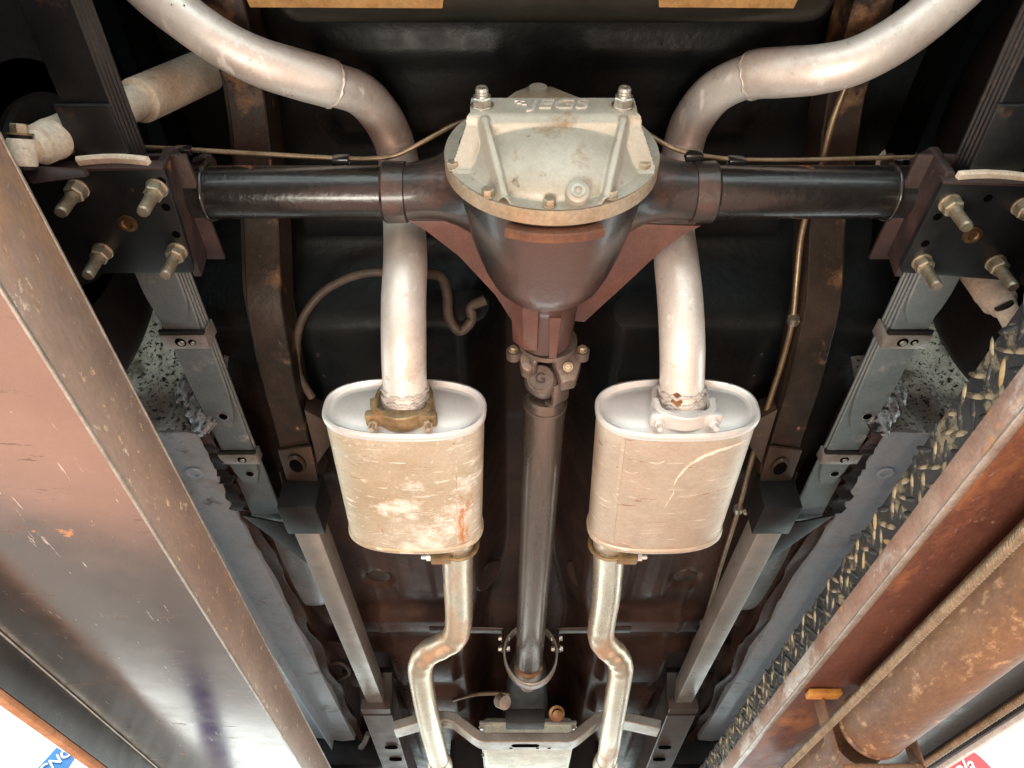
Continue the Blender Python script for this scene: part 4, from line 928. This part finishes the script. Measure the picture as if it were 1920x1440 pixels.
    obj('spacer_block', prism_bm([(xs - 0.036, y0, zb0), (xs + 0.030, y0, zb0), (xs + 0.034, y1, zb1), (xs - 0.034, y1, zb1)], (0, 0, 0.006), 0.002), M_leafdark, sp)

def shock(label, e, f, r0, r1, eye_ax):
    sh = thing('shock_absorber', e, label, 'shock absorber', 'rear shock absorbers')
    e, f = Vector(e), Vector(f); ax = (f - e).normalized(); L = (f - e).length
    obj('shock_body', lathe_bm([(0.012, 0.010), (0.014, r0 * 0.72), (0.026, r0 * 0.80), (0.028, r0 * 0.98), (0.05, r0), (0.05, r0 * 1.03), (0.056, r0 * 1.03), (0.057, r0), (L * 0.40, r0), (L * 0.405, r0 * 0.94), (L * 0.42, r0 * 0.94), (L * 0.425, r1), (L, r1 * 1.1), (L, 0.01)], e, ax, 40), M_cream, sh, 35)
    ey = Vector(eye_ax).normalized()
    ee = obj('mounting_eye', lathe_bm([(-0.015, 0.008), (-0.015, 0.0135), (-0.0135, 0.0145), (0.0135, 0.0145), (0.015, 0.0135), (0.015, 0.008)], e, ey, 28), M_cream, sh, 35)
    obj('eye_bushing', lathe_bm([(-0.019, 0.004), (-0.019, 0.012), (0.019, 0.012), (0.019, 0.004)], e, ey, 24), M_black, ee)
    obj('end_washer', lathe_bm([(0.019, 0.003), (0.019, 0.014), (0.0215, 0.014), (0.0215, 0.003)], e, ey, 24), M_clampold, ee)
    put('eye_nut', bolt_mesh('eye_nut', M_bolt, 0.0095, 0.010), ee, at(e + ey * 0.0215, ey))
    return sh, ax, e
sh, sax, se = shock('cream white shock absorber crossing above the leaf spring with shaft nut', V(42, 286, d=0.83), V(450, 104, d=1.29), 0.0235, 0.031, (0.05, -0.75, 0.45))
pn = (Vector((-0.2, -0.55, -0.5)) - sax * Vector((-0.2, -0.55, -0.5)).dot(sax)).normalized(); wn = sax.cross(pn)
bm = bmesh.new(); gl = []
for j in range(2):
    gl.append([bm.verts.new(se + sax * (0.062 + 0.075 * j) + (pn * math.cos(t) + wn * math.sin(t)) * 0.0239) for t in [R(-62 + 50 * i / 10) for i in range(11)]])
for i in range(10): bm.faces.new((gl[0][i], gl[0][i + 1], gl[1][i + 1], gl[1][i]))
obj('paper_label', bm, M_paper, sh, 60)
shock('cream shock absorber mostly hidden behind the black plate near the diamond patterned rail', V(1893, 592, d=1.02), V(1650, 262, d=1.34), 0.024, 0.030, (0.5, 0.6, -0.5))
# steel arm carrying the shock's lower eye
arm = prism_bm([V(a, b, d=0.845) for a, b in ((40, 318), (70, 314), (155, 320), (160, 332), (60, 345))], (0, 0.004, 0.010), 0.001)
obj('shock_arm', arm, M_perch, bpy.data.objects['leaf_spring'])

for s in (-1, 1):
    wx = CX + s * 0.672
    wh = thing('wheel', (wx + s * 0.1, AY, AZ - 0.32), ('black rear tyre behind the cream shock absorber' if s < 0 else 'black rear tyre beside the diamond patterned lift rail'), 'wheel', 'rear wheels')
    prof = [(-0.10, 0.17), (-0.105, 0.20), (-0.112, 0.225), (-0.115, 0.25), (-0.110, 0.285), (-0.095, 0.31), (-0.075, 0.318), (0.075, 0.318), (0.095, 0.31), (0.11, 0.285), (0.115, 0.25), (0.10, 0.17)]
    c = (wx + s * 0.112, AY, AZ)
    obj('tyre', lathe_bm([(a, b) for a, b in prof], c, (s, 0, 0), 80), M_tyre, wh, 40)
    obj('rim', lathe_bm([(-0.10, 0.19), (-0.098, 0.178), (-0.06, 0.172), (0.0, 0.16), (0.0, 0.0)], c, (s, 0, 0), 64), M_drum, wh, 40)
    dr = obj('brake_drum', lathe_bm([(-0.125, 0.04), (-0.125, 0.115), (-0.120, 0.128), (-0.112, 0.130), (-0.108, 0.126), (-0.05, 0.126), (-0.05, 0.0)], c, (s, 0, 0), 64), M_drum, wh, 40)
    for k in range(4):
        a = R(45 + 90 * k); put('drum_bolt', B_clean, dr, at(Vector(c) + Vector((-s * 0.125, 0.06 * math.cos(a), 0.06 * math.sin(a))), (-s, 0, 0)))

# ================================================================== GEARBOX AND CROSSMEMBER
gb = thing('gearbox', (CX - 0.03, 2.4, 0.66), 'dark gearbox with pale aluminium oil pan at the front of the driveshaft', 'gearbox')
o = obj('tail_housing', lathe_bm([(0, 0.03), (0.0, 0.045), (0.03, 0.05), (0.06, 0.055), (0.35, 0.07), (0.7, 0.09), (0.7, 0.05)], (Bp.x, 2.05, 0.80), (0, 1, 0), 36), M_black, gb, 40)
p, q = V(905, 1402, Z=0.668), V(1076, 1402, Z=0.668)
pan = obj('oil_pan', box_bm((p.x, p.y, 0.668), (q.x, p.y + 0.6, 0.76), 0.014, None, 3), M_gearbox, gb)
obj('pan_flange', box_bm((p.x - 0.012, p.y - 0.012, 0.735), (q.x + 0.012, p.y + 0.6, 0.745), 0.002), M_crossm, pan)
for k in range(4):
    for s in (-1, 1):
        x = p.x - 0.006 if s < 0 else q.x + 0.006
        put('pan_bolt', B_clean, pan, at((x, p.y + 0.02 + 0.1 * k, 0.735), (0, 0, -1)))
a, b = V(948, 1330, Y=2.06), V(1022, 1356, Y=2.06)
obj('rubber_mount', box_bm((a.x, 2.05, b.z), (b.x, 2.12, a.z), 0.006), M_black, gb)
c = V(936, 1313, Y=2.05)
obj('speedometer_plug', lathe_bm([(0, 0.012), (0.002, 0.019), (0.03, 0.019), (0.032, 0.012)], c, (0.5, -0.6, -0.4), 20), M_crossm, gb)
c = V(1043, 1336, Y=2.08)
obj('bronze_plug', lathe_bm([(0, 0.022), (0.008, 0.022), (0.010, 0.015), (0.022, 0.015), (0.024, 0.010)], c, (0.1, -0.75, -0.6), 20), M_bronze, gb)

cmx = thing('gearbox_crossmember', (CX - 0.02, 2.22, 0.66), 'bare grey steel crossmember with an oval slot below the gearbox', 'crossmember')
path = [V(740, 1368, Y=2.22), V(800, 1352, Y=2.22), V(845, 1350, Y=2.22), V(868, 1364, Y=2.22), V(902, 1388, Y=2.22), V(930, 1390, Y=2.22), V(985, 1390, Y=2.22), V(1040, 1390, Y=2.22), V(1072, 1388, Y=2.22), V(1104, 1364, Y=2.22), V(1128, 1350, Y=2.22), V(1170, 1352, Y=2.22), V(1235, 1366, Y=2.22)]
cb = obj('crossmember_beam', ribbon_bm(cat_rom(path, 5), (0, 1, 0), 0.075, 0.026), M_crossm, cmx, 40)
zb = path[6].z - 0.013
def slot(c, hw, hh, name, par):
    pts = []
    for k in range(28):
        t = 2 * math.pi * k / 28; pts.append(Vector(c) + Vector((math.copysign(hw - hh, math.cos(t)) + hh * math.cos(t), hh * 1.2 * math.sin(t), 0)))
    obj(name, prism_bm(pts, (0, 0, 0.003), 0), M_hole, par)
slot((V(985, 1388, Y=2.22).x, 2.215, zb - 0.0006), 0.040, 0.012, 'oval_slot', cb)
for px in (958, 1008, 1030):
    slot((V(px, 1393, Y=2.22).x, 2.238, zb - 0.0006), 0.005, 0.0048, 'small_hole', cb)
for s in (-1, 1):
    e = path[2] if s < 0 else path[-3]
    for k in range(2): obj('pressed_rib', box_bm((e.x + s * (0.0 + 0.03 * k) - 0.02, 2.195 + 0.03 * k, e.z - 0.016), (e.x + s * (0.03 * k) + 0.02, 2.199 + 0.03 * k, e.z - 0.010), 0.0015), M_crossm, cb)

# dark engine bay mass ahead, so that no daylight shows through the car
eb = thing('engine', (CX, 3.3, 0.7), 'dark shapeless engine block in shadow ahead of the gearbox', 'engine')
obj('engine_block', box_bm((CX - 0.30, 3.1, 0.74), (CX + 0.30, 3.7, 1.1), 0.03, None, 3), M_black, eb)
obj('engine_sump', box_bm((CX - 0.16, 2.95, 0.70), (CX + 0.16, 3.6, 0.80), 0.03, None, 3), M_black, eb)

# ================================================================== LIFT
YA, YB = -1.2, 3.4
# left runway: side rail, polished bottom plate, hanging outer lip
rw = thing('lift_runway', (-0.58, 0.70, 0.375), 'polished brown steel lift runway with a wide mirror-like underside', 'lift runway')
XL = -0.42
sr_ = obj('side_rail', box_bm((XL - 0.012, YA, 0.4455), (XL, YB, 0.525), 0.0015), M_railface, rw)
obj('bottom_plate', box_bm((-0.738, YA, 0.4425), (XL - 0.0024, YB, 0.4452), 0.001), M_runbot, rw)
obj('bright_edge', box_bm((XL - 0.0022, YA, 0.4405), (XL + 0.0010, YB, 0.4452), 0.001), M_edge, sr_)
obj('top_edge', box_bm((XL - 0.004, YA, 0.5253), (XL + 0.0012, YB, 0.5285), 0.0008), M_edge, sr_)
lp_ = obj('outer_lip', box_bm((-0.748, YA, 0.3845), (-0.7385, YB, 0.455), 0.0012), M_lip, rw)
obj('lip_weld', box_bm((-0.7384, YA, 0.4395), (-0.735, YB, 0.4422), 0.0008), M_edge, lp_)
obj('lip_rust_edge', box_bm((-0.757, YA, 0.373), (-0.7386, YB, 0.3840), 0.002), M_rustedge, lp_)
obj('deck', box_bm((-0.9, YA, 0.5315), (XL - 0.02, YB, 0.537), 0), M_lip, rw)
rw.rotation_euler.z = R(2.3)      # this runway stands slightly askew to the car
# right runway: tread plate rail, rusty flange and underside
rr_ = thing('lift_runway', (0.66, 1.1, 0.39), 'rusty lift runway with diamond patterned inner rail and orange rust', 'lift runway')
XR = 0.500
td = obj('tread_plate', box_bm((XR + 0.002, YA, 0.4835), (XR + 0.010, YB, 0.537), 0.0015), M_tread, rr_)
# raised bars of the tread pattern
barm = bmesh.new(); bmesh.ops.create_uvsphere(barm, u_segments=10, v_segments=6, radius=1)
for v in barm.verts: v.co = Vector((v.co.x * 0.0019, v.co.y * 0.0155, v.co.z * 0.0038))
bars = []
for m_ in (M_bar, M_barworn, M_tread):
    b_ = bpy.data.meshes.new('tread_bar'); barm.to_mesh(b_); b_.materials.append(m_); b_.polygons.foreach_set('use_smooth', [True] * len(b_.polygons)); bars.append(b_)
barm.free()
for i in range(66):
    for j in range(4):
        y = 0.42 + i * 0.033 + (0.0165 if j % 2 else 0); z = 0.4895 + j * 0.0138
        wear = 0.55 + 0.45 * math.sin(i * 0.37 + j)
        M_ = Matrix.Translation((XR + 0.002, y + random.uniform(-0.003, 0.003), z + random.uniform(-0.0015, 0.0015))) @ Matrix.Rotation(R(40 if (i + j) % 2 else -40) + random.uniform(-0.2, 0.2), 4, 'X') @ Matrix.Diagonal((1, random.uniform(0.8, 1.15), random.uniform(0.75, 1.2), 1))
        put('tread_bar', random.choices(bars, (0.56, 0.10 * wear, 0.38))[0], td, M_)
flg = obj('rail_flange', box_bm((XR - 0.006, YA, 0.4525), (XR + 0.008, YB, 0.483), 0.002), M_flange, rr_)
obj('bright_edge', box_bm((XR - 0.007, YA, 0.4485), (XR + 0.004, YB, 0.4522), 0.001), M_edge, flg)
obj('bottom_plate', box_bm((XR + 0.0045, YA, 0.4500), (0.818, YB, 0.4575), 0.001), M_rustplate, rr_)
ch = obj('outer_channel', box_bm((0.700, YA, 0.412), (0.812, YB, 0.4490), 0.003), M_lip, rr_)
obj('outer_lip', box_bm((0.818, YA, 0.392), (0.826, YB, 0.462), 0.0012), M_lip, rr_)
obj('channel_rib', tube_bm(lin((0.706, YA, 0.405), (0.706, YB, 0.405), 2), 0.008, 14), M_rustplate, ch)
obj('pale_bristle_edge', box_bm((0.8265, YA, 0.384), (0.836, YB, 0.398), 0.002), M_signwhite, ch)
obj('deck', box_bm((XR + 0.02, YA, 0.5395), (0.95, YB, 0.545), 0), M_lip, rr_)
c = V(1517, 1299, Z=0.446)
obj('orange_bracket', box_bm((c.x - 0.004, c.y - 0.016, 0.4385), (c.x + 0.052, c.y + 0.012, 0.4480), 0.0015), M_orangebar, rr_)

cy = thing('hydraulic_cylinder', (0.605, 1.3, 0.34), 'rust brown hydraulic cylinder slung under the rusty lift runway', 'hydraulic cylinder')
obj('cylinder_barrel', tube_bm(lin((0.605, YA, 0.391), (0.605, 1.28, 0.391), 8), 0.052, 44), M_cyl, cy, 50)
obj('gland', tube_bm(lin((0.600, 1.335, 0.385), (0.600, 1.75, 0.385), 4), 0.043, 40), M_cyl, cy, 50)
obj('end_flange', lathe_bm([(0, 0.04), (0, 0.0535), (0.012, 0.0535), (0.012, 0.04)], (0.605, 1.272, 0.391), (0, 1, 0), 40), M_cyl, cy)
br = obj('cylinder_cradle', box_bm((0.542, 1.290, 0.327), (0.672, 1.330, 0.335), 0.0015), M_cyl, cy)
obj('cradle_side', box_bm((0.538, 1.288, 0.327), (0.5415, 1.332, 0.449), 0.001), M_cyl, br)
obj('cradle_side', box_bm((0.6725, 1.288, 0.327), (0.676, 1.332, 0.411), 0.001), M_cyl, br)

def rope(name, x, z, y0, y1, r, label):
    t = thing(name, (x, 1.0, z - r), label, 'cable', 'lift cables')
    core = tube_bm(lin((x, y0, z), (x, y1, z), 2), r * 0.75, 10); obj('rope_core', core, M_cable, t)
    bm = bmesh.new(); pitch = 0.034; ns = 6
    for k in range(ns):
        n = int((y1 - y0) / pitch * 9)
        pts = [Vector((x + r * 0.66 * math.cos(2 * math.pi * (i / 9 + k / ns)), y0 + (y1 - y0) * i / n, z + r * 0.66 * math.sin(2 * math.pi * (i / 9 + k / ns)))) for i in range(n + 1)]
        tube_bm(pts, r * 0.40, 6, bm)
    obj('rope_strands', bm, M_cable, t, 60)
rope('lift_cable', 0.481, 0.353, 0.1, 3.2, 0.0058, 'wire rope running in front of the rusty hydraulic cylinder')
rope('lift_cable', 0.727, 0.360, 0.1, 3.2, 0.0058, 'wire rope along the dark outer channel near the red round sign')

pt = thing('lift_post', (-2.05, 5.5, FLOOR_Z), 'blue lift post mirrored in the polished runway underside', 'lift post')
obj('post_column', box_bm((-2.2, 5.42, FLOOR_Z + 0.02), (-1.92, 5.6, 0.35), 0.004), M_post, pt)
obj('post_foot', box_bm((-2.3, 5.3, FLOOR_Z), (-1.8, 5.7, FLOOR_Z + 0.02), 0.003), M_post, pt)

# ================================================================== SIGNS BEYOND THE LIFT
def frame_at(c, right, up):
    z = right.cross(up).normalized(); return Matrix((right.normalized(), up.normalized(), z)).transposed().to_4x4()
# blue lettered banner beyond the left runway
sg = thing('banner', V(40, 1460, Y=4.0), 'white banner with blue lettering panel beyond the mirror-like runway', 'banner')
p0, p1, p2, p3 = [V(a, b, Y=4.0) for a, b in ((-60, 1330), (150, 1400), (240, 1520), (-60, 1520))]
obj('banner_cloth', prism_bm([V(a, b, Y=4.02) for a, b in ((-120, 1300), (300, 1300), (300, 1560), (-120, 1560))], (0, 0.004, 0), 0), M_signwhite, sg, 0)
bp = [V(a, b, Y=4.01) for a, b in ((60, 1452), (106, 1401), (140, 1421), (100, 1478))]
obj('blue_panel', prism_bm(bp, (0, 0.003, 0), 0), M_signblue, sg, 0)
rt = (V(118, 1416, Y=4.0) - V(88, 1439, Y=4.0)).normalized()
upv = Vector((0, -1, 0)).cross(rt) * -1
upv = rt.cross(Vector((0, 1, 0))).normalized()
if upv.z < 0: upv = -upv
place_text('banner_lettering', text_bm('CNG', 0.072, 0.002), V(104, 1428, Y=4.0), 0, M_signwhite, sg, 1.0, Matrix((rt, upv, rt.cross(upv))).transposed().to_4x4())
# red round sign beyond the right runway
c = V(1794, 1482, Y=4.0)
rs_ = thing('round_sign', c, 'red round sign with white script lettering beyond the wire rope', 'sign')
obj('sign_disc', lathe_bm([(0.0, 0.0), (0.0, 0.238), (0.004, 0.243), (0.012, 0.243), (0.012, 0.0)], c, (0, 1, 0), 64), M_signred, rs_, 40)
place_text('sign_lettering', text_bm('ola', 0.10, 0.002, 0.3), V(1806, 1440, Y=3.995), R(90), M_signwhite, rs_, 1.0, Matrix.Rotation(R(90), 4, 'X') @ Matrix.Rotation(R(18), 4, 'Z'))
